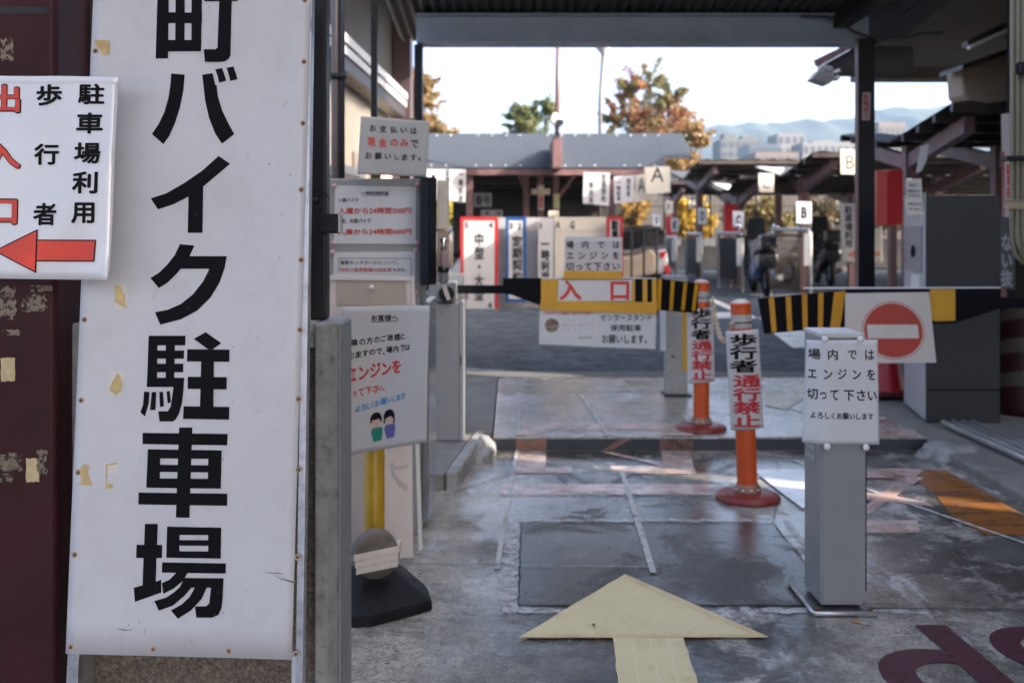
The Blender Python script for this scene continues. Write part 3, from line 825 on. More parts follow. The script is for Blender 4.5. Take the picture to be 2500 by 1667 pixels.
# ---------------------------------------------------------------- the big white sign
def dsign(y): return 2.05 - .08 * y / 1600
bs = thing("vertical_sign", "tall white board with big black Japanese characters leaning at the concrete fence", "sign board", (-.64, 2.0, 0))
TL, TR, BR, BL = (231, -90), (760, -74), (712, 1610), (160, 1595)
S = Sheet([TL, TR, BR, BL], [dsign(-90), dsign(-74), dsign(1610), dsign(1595)], bend=lambda u, v: .004 * math.sin(v * 9 + u * 2) * u * (1 - u) * 2 + .0025 * math.exp(-((u - .62) ** 2 / .05 + (v - .335) ** 2 / .0012)), t=.004)
mb = S.mesh(16, 60); mb.build("board", WHITEBOARD, bs)
FR = MB()
def sidebar(x0, y0, x1, y1, wpx, dep, off=.0042):
    a, b_ = Vector((0, 0, 0)), 0
    p = [S.pt(*S.uv(x, y), -off) for x, y in ((x0, y0), (x0 + wpx, y0), (x1 + wpx, y1), (x1, y1))]
    return p
mb = MB(); mb.prism(sidebar(745, -74, 695, 1690, 17, .03), S.n * -.028, .001); mb.build("frame_side", ALU, bs)
mb = MB(); mb.prism(sidebar(231, -90, 160, 1690, 25, .03), S.n * -.028, .001); mb.build("frame_side", ALU, bs)
def leg(x0, x1, w_):
    a = [S.pt(*S.uv(x, y), -.0045) for x, y in ((x0, 1596), (x0 + w_, 1596), (x1 + w_, 1850), (x1, 1850))]
    m2 = MB(); m2.prism(a, S.n * -.026, .001); return m2
leg(163, 148, 26).build("leg", STEEL, bs)
leg(688, 683, 26).build("leg", STEEL, bs)
A1 = lambda P_: [(x / 2.8, y / 2.8) for x, y in P_]
A2 = lambda P_: [(x / 2.8, 540 + y / 2.8) for x, y in P_]
A3 = lambda P_: [(x / 2.6133, 1080 + y / 2.6133) for x, y in P_]
CH = []
# machi
CH += [[A1([(1080, -90), (1157, -90), (1148, 427), (1063, 427)]), A1([(1312, -90), (1385, -90), (1372, 376), (1306, 376)]), A1([(1203, -90), (1266, -90), (1260, 376), (1196, 376)]),
        A1([(1080, -90), (1385, -90), (1384, -25), (1080, -25)]), A1([(1078, 100), (1382, 104), (1380, 178), (1076, 178)]), A1([(1074, 297), (1376, 297), (1372, 376), (1072, 378)]),
        A1([(1398, -70), (1640, -70), (1625, 22), (1398, 24)]), A1([(1502, -30), (1586, -30), (1572, 400), (1560, 428), (1535, 446), (1505, 451), (1398, 451), (1390, 362), (1470, 362), (1484, 350)])]]
CH += [[A1([(1168, 532), (1260, 540), (1250, 650), (1225, 770), (1190, 880), (1150, 970), (1110, 1026), (1033, 955), (1080, 885), (1120, 800), (1148, 700), (1162, 610)]),
        A1([(1378, 540), (1448, 530), (1466, 612), (1475, 615), (1482, 690), (1510, 790), (1550, 880), (1590, 955), (1505, 1022), (1460, 950), (1420, 840), (1395, 720)]),
        A1([(1466, 503), (1513, 493), (1530, 545), (1540, 583), (1492, 596), (1482, 550)]), A1([(1543, 492), (1590, 482), (1606, 530), (1617, 572), (1567, 584), (1558, 540)])]]
CH += [[A1([(1482, 1107), (1560, 1162), (1470, 1240), (1380, 1318), (1275, 1390), (1180, 1440), (1070, 1478), (1022, 1402), (1130, 1365), (1250, 1295), (1370, 1210)]), A1([(1280, 1312), (1378, 1312), (1368, 1640), (1268, 1640)])]]
CH += [[A2([(1215, 205), (1313, 215), (1280, 288), (1530, 288), (1515, 370), (1480, 470), (1420, 570), (1330, 660), (1220, 720), (1080, 757), (1045, 672), (1130, 655), (1220, 615), (1300, 550), (1370, 460), (1412, 375), (1220, 375), (1190, 410), (1130, 470), (1072, 507), (1015, 438), (1075, 400), (1130, 345), (1180, 280)])]]
CH += [[A2([(1003, 832), (1062, 832), (1058, 1180), (990, 1180)]), A2([(1003, 832), (1250, 832), (1248, 898), (1003, 898)]), A2([(1000, 932), (1240, 932), (1238, 988), (1000, 988)]), A2([(998, 1022), (1235, 1022), (1233, 1080), (996, 1080)]),
        A2([(992, 1117), (1240, 1117), (1235, 1200), (1225, 1290), (1205, 1360), (1185, 1395), (1165, 1412), (1075, 1412), (1066, 1343), (1130, 1343), (1150, 1310), (1160, 1240), (1168, 1180), (990, 1180)]), A2([(1118, 832), (1180, 832), (1172, 1150), (1116, 1150)]),
        A2([(972, 1210), (1008, 1213), (1003, 1290), (978, 1378), (947, 1350), (965, 1300)]), A2([(1024, 1213), (1053, 1213), (1048, 1335), (1012, 1335)]), A2([(1074, 1212), (1098, 1212), (1105, 1310), (1078, 1314)]), A2([(1122, 1210), (1143, 1205), (1152, 1282), (1130, 1290)]),
        A2([(1385, 808), (1490, 883), (1430, 925), (1400, 925), (1305, 853)]), A2([(1262, 924), (1545, 927), (1542, 1010), (1259, 1007)]), A2([(1355, 990), (1440, 990), (1434, 1320), (1345, 1320)]), A2([(1265, 1110), (1525, 1113), (1523, 1197), (1263, 1192)]), A2([(1236, 1309), (1541, 1314), (1537, 1400), (1232, 1394)])]]
CH += [[[(343.6, 1071.4), (545.4, 1074.3), (544.2, 1101.8), (343.3, 1098.4)], [(430.4, 1058.6), (461.8, 1058.6), (453.5, 1274.4), (421.3, 1273.6)],
        A3([(930, 80), (1008, 82), (1003, 321), (920, 320)]), A3([(1305, 86), (1388, 88), (1380, 327), (1299, 326)]), A3([(930, 80), (1388, 88), (1386, 142), (928, 137)]), A3([(928, 176), (1385, 182), (1384, 226), (925, 221)]), A3([(922, 261), (1382, 266), (1380, 327), (920, 320)]), A3([(873, 350), (1420, 358), (1418, 434), (870, 424)])]]
CH += [[A3([(910, 545), (990, 545), (984, 675), (1016, 676), (1014, 757), (980, 757), (975, 903), (1008, 890), (1008, 970), (845, 1028), (839, 940), (893, 925), (900, 757), (855, 756), (858, 674), (905, 675)]),
        A3([(1047, 562), (1124, 564), (1120, 757), (1040, 755)]), A3([(1299, 567), (1380, 570), (1374, 762), (1297, 760)]), A3([(1047, 562), (1380, 570), (1378, 617), (1046, 613)]), A3([(1045, 645), (1378, 648), (1377, 683), (1044, 680)]), A3([(1042, 714), (1376, 718), (1374, 762), (1040, 755)]),
        A3([(1015, 783), (1406, 792), (1404, 855), (1012, 847)]), A3([(1150, 880), (1390, 884), (1383, 1010), (1375, 1070), (1355, 1110), (1315, 1127), (1220, 1126), (1213, 1057), (1280, 1056), (1300, 1040), (1312, 942), (1120, 940)]),
        A3([(1100, 848), (1170, 850), (1140, 900), (1085, 945), (1020, 978), (1012, 912), (1060, 890)]), A3([(1120, 938), (1195, 938), (1150, 990), (1080, 1050), (992, 1082), (965, 1022), (1040, 1000), (1090, 965)]), A3([(1215, 938), (1288, 938), (1255, 1010), (1190, 1080), (1108, 1132), (1065, 1080), (1130, 1045), (1180, 1000)])]]
for chs in CH:
    mb = MB()
    for k, p in enumerate(chs):
        tb = bmesh.new(); tb.faces.new([tb.verts.new((*S.uv(x, y), 0)) for x, y in p])
        tb.normal_update(); bmesh.ops.triangulate(tb, faces=tb.faces[:])
        lay(tb, S, .0007 + k * .00006, mb)
    mb.build("character", BLACK, bs, recalc=False)
# screws round the edge
def screw(px, py):
    u, v = S.uv(px, py); p = S.pt(u, v, -.0005)
    m1 = MB(); m1.lathe(p, [(.0036, 0), (.0036, .0012), (.0022, .0026), (0, .0030)], 12, S.n)
    o_ = m1.build("screw", RUST, bs)
    m2 = MB(); m2.lathe(S.pt(u, v, .0003), [(0, .0001), (.0062, 0)], 14, S.n, False)
    m2.build("rust_stain", M("rust_stain", (.42, .33, .27), .6, .3, 60), o_)
for q in ((743, 4), (739, 160), (734, 314), (728, 479), (725, 652), (720, 823), (714, 991), (712, 1161), (706, 1369), (699, 1597), (542, 1590), (365, 1585), (172, 1579), (181, 1362), (190, 1166), (197, 993), (205, 798), (233, 133)):
    screw(*q)
# dried tape left on the board
for i, p in enumerate(([(231, 105), (268, 107), (268, 142), (250, 143), (244, 128), (231, 120)], [(278, 714), (291, 715), (299, 735), (306, 772), (292, 764), (278, 755)], [(285, 925), (296, 948), (294, 968), (280, 981), (264, 969), (271, 950)],
        [(193, 1158), (204, 1146), (218, 1150), (212, 1165), (224, 1194), (226, 1197), (186, 1196), (198, 1188)], [(256, 1146), (284, 1142), (282, 1147), (260, 1150), (258, 1192), (274, 1194), (272, 1203), (256, 1205)])):
    patch(S, [p], TAPE, bs, "tape_remnant", .0012)
for i, p in enumerate(([(276, 712), (307, 712), (307, 772), (276, 772)], [(265, 923), (301, 925), (296, 985), (261, 983)], [(255, 1143), (285, 1142), (284, 1172), (256, 1170)])):
    patch(S, [p], TAPEGHOST, bs, "tape_mark", .0006)
# scratches and dirt specks
rnd = random.Random(5)
sp = []
for k in range(70):
    x, y = rnd.uniform(250, 700), rnd.uniform(10, 1570)
    w_, h_ = rnd.choice(((.7, 7), (.6, 12), (1.2, 2), (1.0, 1.6), (1.4, 1.6), (.5, 5)))
    a = rnd.uniform(-.4, .4)
    sp.append([(x - w_, y - h_ / 2), (x + w_, y - h_ / 2 + 1), (x + w_ * .6 + a * h_, y + h_ / 2), (x - w_ * .7 + a * h_, y + h_ / 2)])
for q in ([(624, 1403), (668, 1405), (672, 1407), (640, 1405)], [(650, 1407), (668, 1418), (700, 1427), (668, 1420)], [(672, 1418), (712, 1429), (690, 1427)], [(280, 1534), (300, 1536), (320, 1539), (298, 1538)], [(605, 1020), (628, 1018), (616, 1020)],
          [(700, 440), (706, 444), (704, 446)], [(650, 415), (657, 417), (652, 419)]): sp.append(q)
patch(S, sp, M("dirt_speck", (.10, .10, .11), .7, .3, 40), bs, "scratch", .0014)

# ---------------------------------------------------------------- laminated notice with red arrow
ln = Sheet([(-150, 184), (288, 188), (268, 684), (-150, 678)], [1.955, 1.955, 1.93, 1.93], bend=lambda u, v: .0025 * math.sin(u * 11 + v * 3) * math.sin(v * 7 + 1) + (.012 * max(0, (v - .9) / .1) ** 2 * max(0, (u - .9) / .1)), t=.002)
lt = thing("laminated_notice", "glossy laminated notice with a red arrow pointing left over the column", "notice", ln.c[3])
mb = ln.mesh(26, 26); mb.build("sheet", LAM, lt)
K = [("駐車場利用", 190, 203, 258, 560, 'v'), ]
its = []
for ch, x0, y0, x1, y1 in (("駐", 193, 205, 257, 256), ("車", 190, 276, 256, 328), ("場", 187, 349, 254, 401), ("利", 185, 420, 250, 474), ("用", 185, 495, 244, 546), ("歩", 90, 207, 155, 260), ("行", 87, 352, 150, 404), ("者", 88, 496, 148, 551)):
    its.append((ch, x0, y0, x1, y1, 'h'))
text(ln, its, INK, lt, bold=.032)
red_o = [("出", -32, 205, 53, 278), ("入", -38, 345, 57, 416), ("口", -34, 486, 51, 551)]
text(ln, red_o, INK, lt, "lettering_outline", .045, .0010)
text(ln, [(c, x0 + 3, y0 + 3, x1 - 3, y1 - 3) for c, x0, y0, x1, y1 in red_o], REDFILM, lt, "red_lettering", .024, .0016)
ARW = [(-8, 613), (102, 560), (102, 585), (250, 585), (248, 637), (102, 638), (100, 666)]
ARI = [(-2, 613), (99, 564), (99, 588), (247, 588), (245, 634), (99, 635), (97, 661)]
def sub(p, L=25):
    q = []
    for i in range(len(p)):
        a, b_ = Vector(p[i]), Vector(p[(i + 1) % len(p)])
        nn = max(1, int((b_ - a).length / L)); q += [a + (b_ - a) * t / nn for t in range(nn)]
    return q
def bar_grid(poly_quads): return poly_quads
# arrow in small quads so it follows the bent sheet
def strips(pa, pb, n): return [[pa[0].lerp(pa[1], i / n), pa[0].lerp(pa[1], (i + 1) / n), pb[0].lerp(pb[1], (i + 1) / n), pb[0].lerp(pb[1], i / n)] for i in range(n)]
V2 = lambda x, y: Vector((x, y))
patch(ln, strips((V2(100, 585), V2(250, 585)), (V2(100, 638), V2(248, 638)), 10) + strips((V2(-8, 612.5), V2(102, 560)), (V2(-8, 613.5), V2(101, 666)), 8), INK, lt, "arrow_outline", .0010)
patch(ln, strips((V2(97, 588), V2(247, 588)), (V2(97, 635), V2(245, 635)), 10) + strips((V2(-1, 612.5), V2(99, 565)), (V2(-1, 613.5), V2(98, 661)), 8), REDFILM, lt, "arrow", .0017)
def magnet(sh, px, py, r, m, parent, d=None):
    p = sh.pt(*sh.uv(px, py), .001); q = r * p.y / F
    mb = MB(); mb.lathe(p, [(q, 0), (q, .003), (q * .85, .005), (0, .0055)], 18, sh.n)
    return mb.build("magnet", m, parent)

# ---------------------------------------------------------------- ticket machine
D = 3.75
tm = thing("ticket_machine", "grey ticket machine cabinet with fee notices and a black display column", "ticket machine", (fx(915, D), D, 0))
mb = MB(); mb.box(fx(800, D), fx(1027, D), D, D + .26, 0, fz(436, D), .006); mb.build("cabinet", GREYBOX, tm)
mb = MB(); mb.box(fx(1027, D) + .001, fx(1027, D) + .028, D + .03, D + .40, .04, fz(740, D), .004); mb.build("side_panel", M("polished_steel", (.33, .34, .36), .22, .1, 5, metal=.8), tm)
mb = MB(); mb.prism([(fx(1026, 3.62), 3.62, fz(696, 3.62)), (fx(1048, 3.62), 3.60, fz(696, 3.62)), (fx(1066, 3.66), 3.66, fz(696, 3.62)), (fx(1066, 3.9), 3.9, fz(696, 3.62)), (fx(1027, D) + .001, 3.9, fz(696, 3.62))], (0, 0, 263 * 3.62 / F), .004); mb.build("display_column", M("dark_navy_plastic", (.008, .009, .013), .5, .2, 4, spec=.2), tm)
mb = MB(); mb.tube([PT(1058, 436, 3.7), PT(1058, 428, 3.7)], .006); mb.build("display_stud", RUBBER, tm)
mb = MB(); mb.rect(1067, 440, 1092, 560, 3.76, .10, .003); mb.build("label_panel", M("label_cream", (.66, .60, .50), .5, .12, 30), tm)
mb = MB(); mb.rect(1067, 562, 1092, 690, 3.765, .10, .003); mb.build("leaflet_box", M("leaflet_pink", (.46, .33, .28), .5, .15, 20), tm)
fs = Sheet([(818, 453), (1016, 456), (1015, 596), (815, 595)], D - .003, t=.0012)
fn = thing("fee_notice", "white price notice reading 500 and 600 yen held by pink magnets", "notice", fs.c[3])
fs.mesh().build("sheet", PAPER, fn)
text(fs, [("一時利用料金", 882, 467, 949, 477), ("小型バイク", 826, 484, 875, 494), ("中型、大型バイク", 822, 534, 905, 545)], INK, fn, bold=.025)
patch(fs, [[(882, 477.6), (949, 477.6), (949, 478.6), (882, 478.6)]], INK, fn, "underline")
text(fs, [("入庫から24時間500円", 826, 507, 1003, 523), ("入庫から24時間600円", 824, 559, 1003, 574)], M("matt_red_ink", (.46, .04, .03), .6), fn, "red_lettering", .03)
for q in ((817, 454), (1018, 452), (815, 593), (1017, 595)): magnet(fs, *q, 5.5, PINK, fn)
ks_ = Sheet([(815, 616), (1014, 614), (1013, 720), (812, 720)], D - .003, t=.0012)
kn = thing("scooter_notice", "white notice with a ruled frame below the price notice, half covered", "notice", ks_.c[3])
ks_.mesh().build("sheet", PAPER, kn)
text(ks_, [("電動キックボードについて。", 831, 636, 972, 646), ("も含め、", 960, 653, 990, 662)], INK, kn, bold=.01)
text(ks_, [("特定小型原動機付自転車", 830, 653, 956, 663)], MC["matt_red_ink"], kn, "red_lettering", .015)
patch(ks_, [[(826, 630), (1003, 630), (1003, 631), (826, 631)], [(826, 631), (827, 631), (827, 664), (826, 664)], [(1002, 631), (1003, 631), (1003, 715), (1002, 715)]], INK, kn, "frame_line")
for q in ((813, 615), (1015, 612), (1014, 711)): magnet(ks_, *q, 5.5, PINK, kn)

# payment notice on two wooden sticks
ps = Sheet([(881, 284), (1050, 297), (1041, 432), (873, 425)], 3.70, bend=lambda u, v: .012 * (u - .4) ** 2, t=.0008)
pn = thing("payment_notice", "translucent paper notice about cash payment standing on sticks above the ticket machine", "notice", ps.c[3])
ps.mesh().build("sheet", M("thin_paper", (.66, .65, .62), .5, .04, 4, transl=.55), pn)
text(ps, [("お", 903, 305, 918, 322), ("支", 927, 307, 944, 325), ("払", 953, 309, 970, 326), ("い", 978, 312, 994, 325), ("は", 1003, 313, 1018, 329), ("で", 1003, 344, 1022, 364),
    ("お", 892, 372, 908, 389), ("願", 915, 374, 932, 391), ("い", 940, 377, 955, 391), ("し", 964, 378, 975, 393), ("ま", 981, 379, 996, 395), ("す", 1003, 380, 1018, 396), ("。", 1022, 388, 1028, 397)], INK, pn, bold=.022)
text(ps, [("現", 897, 336, 917, 359), ("金", 925, 338, 944, 360), ("の", 953, 341, 972, 359), ("み", 977, 342, 997, 361)], M("bright_red_ink", (.56, .05, .04), .55), pn, "red_lettering", .03)
for x, xb in ((927, 915), (1003, 985)):
    mb = MB(); mb.prism([PT(x - 9, 288, 3.715), PT(x + 12, 290, 3.715), PT(xb + 14, 440, 3.76), PT(xb - 10, 440, 3.76)], (0, .008, 0)); mb.build("stick", M("wood_stick", (.20, .145, .075), .7, .2, 12), pn)

# spray bottle behind the display column
sb = thing("spray_bottle", "clear spray bottle with silver head beside the ticket machine's display", "bottle", PT(1084, 700, 3.66))
b0 = PT(1083, 692, 3.66)
q = 3.66 / F
mb = MB(); mb.lathe(b0, [(0, 0), (8 * q, 0), (10 * q, 6 * q), (10 * q, 28 * q), (0, 28 * q)], 20); mb.build("bottle_body", M("clear_grey_plastic", (.30, .30, .31), .15, .1, 20, transl=.4), sb)
mb = MB(); mb.lathe(b0 + Vector((0, 0, 28.4 * q)), [(0, 0), (13 * q, 0), (14 * q, 5 * q), (13 * q, 13 * q), (0, 13 * q)], 20); mb.build("collar", M("dark_green_plastic", (.006, .02, .012), .3), sb)
mb = MB(); mb.lathe(b0 + Vector((0, 0, 41.8 * q)), [(8 * q, 0), (9 * q, 10 * q), (9 * q, 34 * q), (5 * q, 38 * q), (0, 38 * q)], 20); mb.build("neck", M("pinkish_liquid", (.45, .32, .33), .2, .1, transl=.4), sb)
mb = MB(); mb.lathe(b0 + Vector((0, 0, 80.2 * q)), [(0, 0), (8 * q, 2 * q), (4 * q, 14 * q), (9 * q, 26 * q), (6 * q, 31 * q), (0, 31 * q)], 16); mb.build("spray_head", CHROME, sb)
mb = MB(); mb.prism([PT(x, y, 3.70) for x, y in ((1076, 685), (1086, 686), (1100, 730), (1092, 735), (1084, 715))], (0, .003, 0)); solo(mb, "paper_strip", PAPERWARM, "curled strip of white receipt paper hanging under the spray bottle", "paper")

# ---------------------------------------------------------------- white board stand, yellow pole stand, customer notice
wb = thing("white_board", "tall blank cream sign board standing at the ticket machine's foot", "sign board", (fx(905, 3.46), 3.46, 0))
s = Sheet([(806, 672), (1002, 676), (1008, 1360), (796, 1372)], [3.50, 3.50, 3.44, 3.44], t=.02)
s.mesh().build("board", M("yellowed_white_board", (.62, .55, .50), .5, .06, 4, dirt=((.52, .44, .38), .6, 6)), wb)
mb = MB(); mb.prism([s.pt(*s.uv(x, y), .001) for x, y in ((1002, 676), (1011, 676), (1014, 1360), (1005, 1360))], -s.n * .022, .002); mb.build("edge_trim", PAPERWARM, wb)
patch(s, [[(821, 686), (990, 686), (992, 745), (821, 748)]], M("pad_beige", (.40, .34, .28), .6, .06, 5), wb, "pad", .003)
mb = MB(); mb.prism([s.pt(*s.uv(x, y), .0005) for x, y in ((806, 672), (1002, 676), (1002, 686), (806, 684))], s.n * .008, .002); mb.build("edge_trim", PAPERWARM, wb)
mb = MB(); mb.lathe(s.pt(*s.uv(908, 703), .004), [(.010, 0), (.010, .006), (0, .009)], 18, s.n); mb.build("knob", PAPERWARM, wb)
patch(s, [[(950, 1150), (986, 1146), (986, 1154), (954, 1158)], [(945, 1140), (954, 1140), (955, 1165), (968, 1185), (984, 1200), (982, 1212), (964, 1200), (948, 1172)]], M("ghost_grey", (.44, .40, .37), .6), wb, "faded_lettering", .002)

D = 3.22
ys = thing("yellow_pole_stand", "yellow pole stand on a wide black rubber foot holding the customer notice", "sign stand", (fx(912, D), D, 0))
mb = MB(); mb.lathe((fx(914, D), D, .06), [(25 * D / F, 0), (25 * D / F, fz(752, D) - .06), (20 * D / F, fz(748, D) - .06), (0, fz(748, D) - .06)], 28); mb.build("pole", YELLOWPIPE, ys)
mb = MB()
ring = [G(x, y) for x, y in ((1056, 1490), (1010, 1504), (905, 1531), (862, 1533), (780, 1512), (762, 1455), (850, 1408), (985, 1402), (1045, 1455))]
cen = Vector((fx(914, D), D - .02, 0))
A = [p_.copy() for p_ in ring]
B = [cen + (p_ - cen) * .985 + Vector((0, 0, .030)) for p_ in ring]
C_ = [cen + (p_ - cen) * .36 + Vector((0, 0, .078)) for p_ in ring]
for P0, P1 in ((A, B), (B, C_)):
    for k in range(9): mb.face([P0[k], P0[(k + 1) % 9], P1[(k + 1) % 9], P1[k]])
mb.face(C_); mb.face(A[::-1])
bmesh.ops.remove_doubles(mb.bm, verts=mb.bm.verts, dist=1e-5)
bmesh.ops.bevel(mb.bm, geom=mb.bm.edges[:], offset=.004, segments=2, affect='EDGES')
mb.build("rubber_foot", RUBBER, ys)
cw = thing("concrete_weight", "round grey weight taped upright against the yellow pole above its black foot", "weight", PT(918, 1413, 3.02))
c = PT(920, 1358, 3.02); rr = 57 * 3.02 / F
mb = MB(); mb.lathe(c, [(0, 0), (rr * .95, 0), (rr, .005), (rr, .05), (rr * .95, .055), (0, .055)], 40, (-.28, 1, .05)); mb.build("disc", M("weight_concrete", (.135, .115, .095), .85, .3, 25, bump=.05, bscale=90, dirt=((.08, .07, .055), .7, 20)), cw)
mb = MB()
ax = Vector((-.28, 1, .05)).normalized()
for k in range(3):
    x0, x1, y0, y1 = 868, 973, 1352 + k * 16, 1338 + k * 17
    pts = [PT(x0 - 3 + k * 3, y0, 3.01), PT(x1 - k * 2, y1, 3.01), PT(x1 - k * 2, y1 + 16.5, 3.01), PT(x0 - 3 + k * 3, y0 + 15.5, 3.01)]
    mb.prism([Vector((p.x, c.y - .006 + (p.x - c.x) * .28 - k * .001, p.z)) for p in pts], (0, .066, 0), .0015)
mb.build("white_tape", M("white_cloth_tape", (.60, .55, .50), .6, .1, 30), cw)

def cbend(u, v): return .035 * (1 - v) * (u - .5) ** 2 * 2 - .02 * (1 - abs(2 * u - 1)) * v + .006 * math.sin(u * 6 + v * 4)
cs = Sheet([(838, 748), (1052, 745), (1041, 1080), (846, 1114)], [3.165, 3.12, 3.10, 3.165], bend=cbend, t=.0008)
cn = thing("customer_notice", "curling white customer notice with red and blue lines and two bowing figures", "notice", cs.c[3])
cs.mesh(18, 22).build("sheet", M("notice_paper", (.62, .61, .60), .45, .04, 3, transl=.25), cn)
CT = lambda d: [it for it in d]
text(cs, [("お客様へ", 909, 769, 973, 785), ("近", 842, 829, 858, 846), ("隣", 861, 828, 877, 845), ("の", 881, 828, 895, 843), ("方", 897, 825, 913, 842), ("の", 916, 825, 929, 840), ("ご", 931, 822, 944, 838), ("迷", 946, 820, 962, 836), ("惑", 964, 819, 980, 836), ("と", 981, 818, 992, 834),
    ("な", 842, 862, 856, 877), ("り", 859, 860, 868, 877), ("ま", 871, 858, 886, 875), ("す", 888, 856, 902, 873), ("の", 904, 856, 918, 870), ("で", 920, 855, 934, 870), ("、", 936, 866, 941, 872), ("場", 944, 851, 960, 868), ("内", 962, 850, 976, 867), ("で", 980, 848, 992, 864), ("は", 993, 847, 1006, 863)], INK, cn, bold=.022)
patch(cs, [[(909, 786), (973, 785), (973, 786.5), (909, 787.5)]], INK, cn, "underline")
text(cs, [("エ", 859, 900, 873, 931), ("ン", 878, 897, 903, 930), ("ジ", 906, 890, 931, 928), ("ン", 934, 893, 958, 924), ("を", 960, 887, 984, 921), ("切", 842, 955, 858, 972), ("っ", 863, 957, 873, 969), ("て", 877, 952, 891, 970), ("下", 893, 950, 910, 968), ("さ", 912, 948, 925, 966), ("い", 926, 949, 936, 963), ("。", 937, 958, 942, 964)], REDINK, cn, "red_lettering", .03)
for it in ():
    pass
text(cs, [("よ", 868, 993, 882, 1009), ("ろ", 883, 991, 895, 1007), ("し", 897, 990, 907, 1006), ("く", 908, 988, 915, 1004), ("お", 917, 986, 930, 1001), ("願", 932, 982, 948, 999), ("い", 950, 981, 963, 995), ("し", 965, 979, 973, 994), ("ま", 975, 976, 986, 992), ("す", 987, 973, 1000, 990)], BLUEINK, cn, "blue_lettering", .025)
# two bowing figures printed at the foot
def fig(cx, cy, cloth, girl):
    L = .0010
    patch(cs, [disc(cx, cy, 14, 18, 17)], SKIN, cn, "printed_face", L)
    hair = [(cx - 15, cy + 4), (cx - 15, cy - 10), (cx - 10, cy - 20), (cx, cy - 24), (cx + 10, cy - 20), (cx + 15, cy - 9), (cx + 15, cy + 4), (cx + 10, cy - 3), (cx + 6, cy - 7), (cx - 2, cy - 3), (cx - 8, cy - 6), (cx - 11, cy + 1)]
    if girl: hair = hair[:6] + [(cx + 16, cy + 12), (cx + 11, cy + 15), (cx + 12, cy + 1), (cx + 4, cy - 6), (cx - 6, cy - 2), (cx - 11, cy + 2), (cx - 11, cy + 15), (cx - 15, cy + 10)]
    patch(cs, [hair], INK, cn, "printed_hair", L + .0003)
    patch(cs, [[(cx - 8, cy + 16), (cx + 14, cy + 14), (cx + 18, cy + 22), (cx + 16, cy + 48), (cx - 5, cy + 51), (cx - 12, cy + 30), (cx - 12, cy + 20)]], cloth, cn, "printed_clothes", L + .0001)
    patch(cs, [[(cx - 7, cy + 1), (cx - 2, cy + 2), (cx - 7, cy + 2.2)], [(cx + 5, cy + 1), (cx + 9, cy), (cx + 5, cy + 2)], [(cx - 1, cy + 9), (cx + 4, cy + 9), (cx + 1, cy + 10.5)]], INK, cn, "printed_features", L + .0003)
fig(921, 1040, GREENINK, False); fig(956, 1036, PURPLEINK, True)

# ---------------------------------------------------------------- entry gate cabinet and barrier
D = 5.05; ZI = .078
gc = thing("gate_cabinet", "small pale grey barrier cabinet on the left island behind the ticket machine", "barrier cabinet", (fx(1090, D), D, ZI))
mb = MB(); mb.box(fx(1030, D), fx(1122, D), D, D + .36, ZI, fz(742, D), .006); mb.build("cabinet", GREYBOX, gc)
mb = MB(); mb.box(fx(1122, D) + .001, fx(1122, D) + .018, D + .004, D + .34, ZI, fz(737, D), .003); mb.build("side_strip", GREYBOX2, gc)
mb = MB(); mb.box(fx(1046, D), fx(1112, D), D + .02, D + .22, fz(739, D), fz(690, D), .008); mb.build("motor_head", GREYBOX, gc)
mb = MB(); mb.tube([PT(1090, 718, D + .02), PT(1090, 718, D - .03)], .04, 20); mb.build("hub", RUBBER, gc)
mb = MB(); mb.box(fx(1085, D + .3), fx(1131, D + .3), D + .26, D + .34, fz(737, D + .3), fz(668, D + .3), .004); mb.build("rear_box", M("cream_box", (.60, .58, .50), .5, .05), gc)
mb = MB(); mb.rect(1123.8, 868, 1126.5, 890, D - .0, .03); mb.build("lock", RUBBER, gc)

D = 5.2
eb = thing("entry_barrier", "black and yellow striped entry barrier arm with a red lettered entrance plate", "barrier arm", PT(1110, 710, D))
mb = MB(); mb.rect(1096, 697, 1229, 717, D, .045, .003); mb.build("arm_rod", BLACK, eb)
BT = .02
mb = MB(); mb.prism([PT(x, y, D - .005) for x, y in ((1228, 679), (1322, 679), (1322, 747), (1246, 719), (1228, 717))], (0, BT, 0)); mb.build("arm_blade", BLACK, eb)
mb = MB(); mb.rect(1322, 679, 1604, 757, D - .004, BT - .002); mb.build("arm_panel", BLACK, eb)
es = Sheet([(1322, 679), (1604, 679), (1604, 757), (1322, 757)], D - .004)
patch(es, [[(1321, 681), (1366, 681), (1366, 757), (1321, 757)], [(1541, 681), (1550, 681), (1550, 757), (1541, 757)]] + [[(x, 681), (x + 11, 681), (x + 11, 756), (x, 756)] for x in (1569, 1592)], YELLOW, eb, "yellow_stripe", .0012, each=True)
patch(es, [[(1322, 676), (1602, 678), (1602, 680.5), (1322, 681)]], M("rim_light_white", (.55, .55, .56), .5), eb, "edge_strip", .0015)  # white strip paints in the bright rim along the arm's top
e2 = Sheet([(1364, 683), (1543, 683), (1541, 735), (1362, 735)], D - .012, t=.003)
ep = e2.mesh().build("entrance_plate", M("plate_cream", (.60, .58, .55), .45, .05), eb)
text(e2, [("入", 1365, 684, 1420, 733), ("口", 1490, 687, 1537, 733)], REDINK, ep, bold=.035)
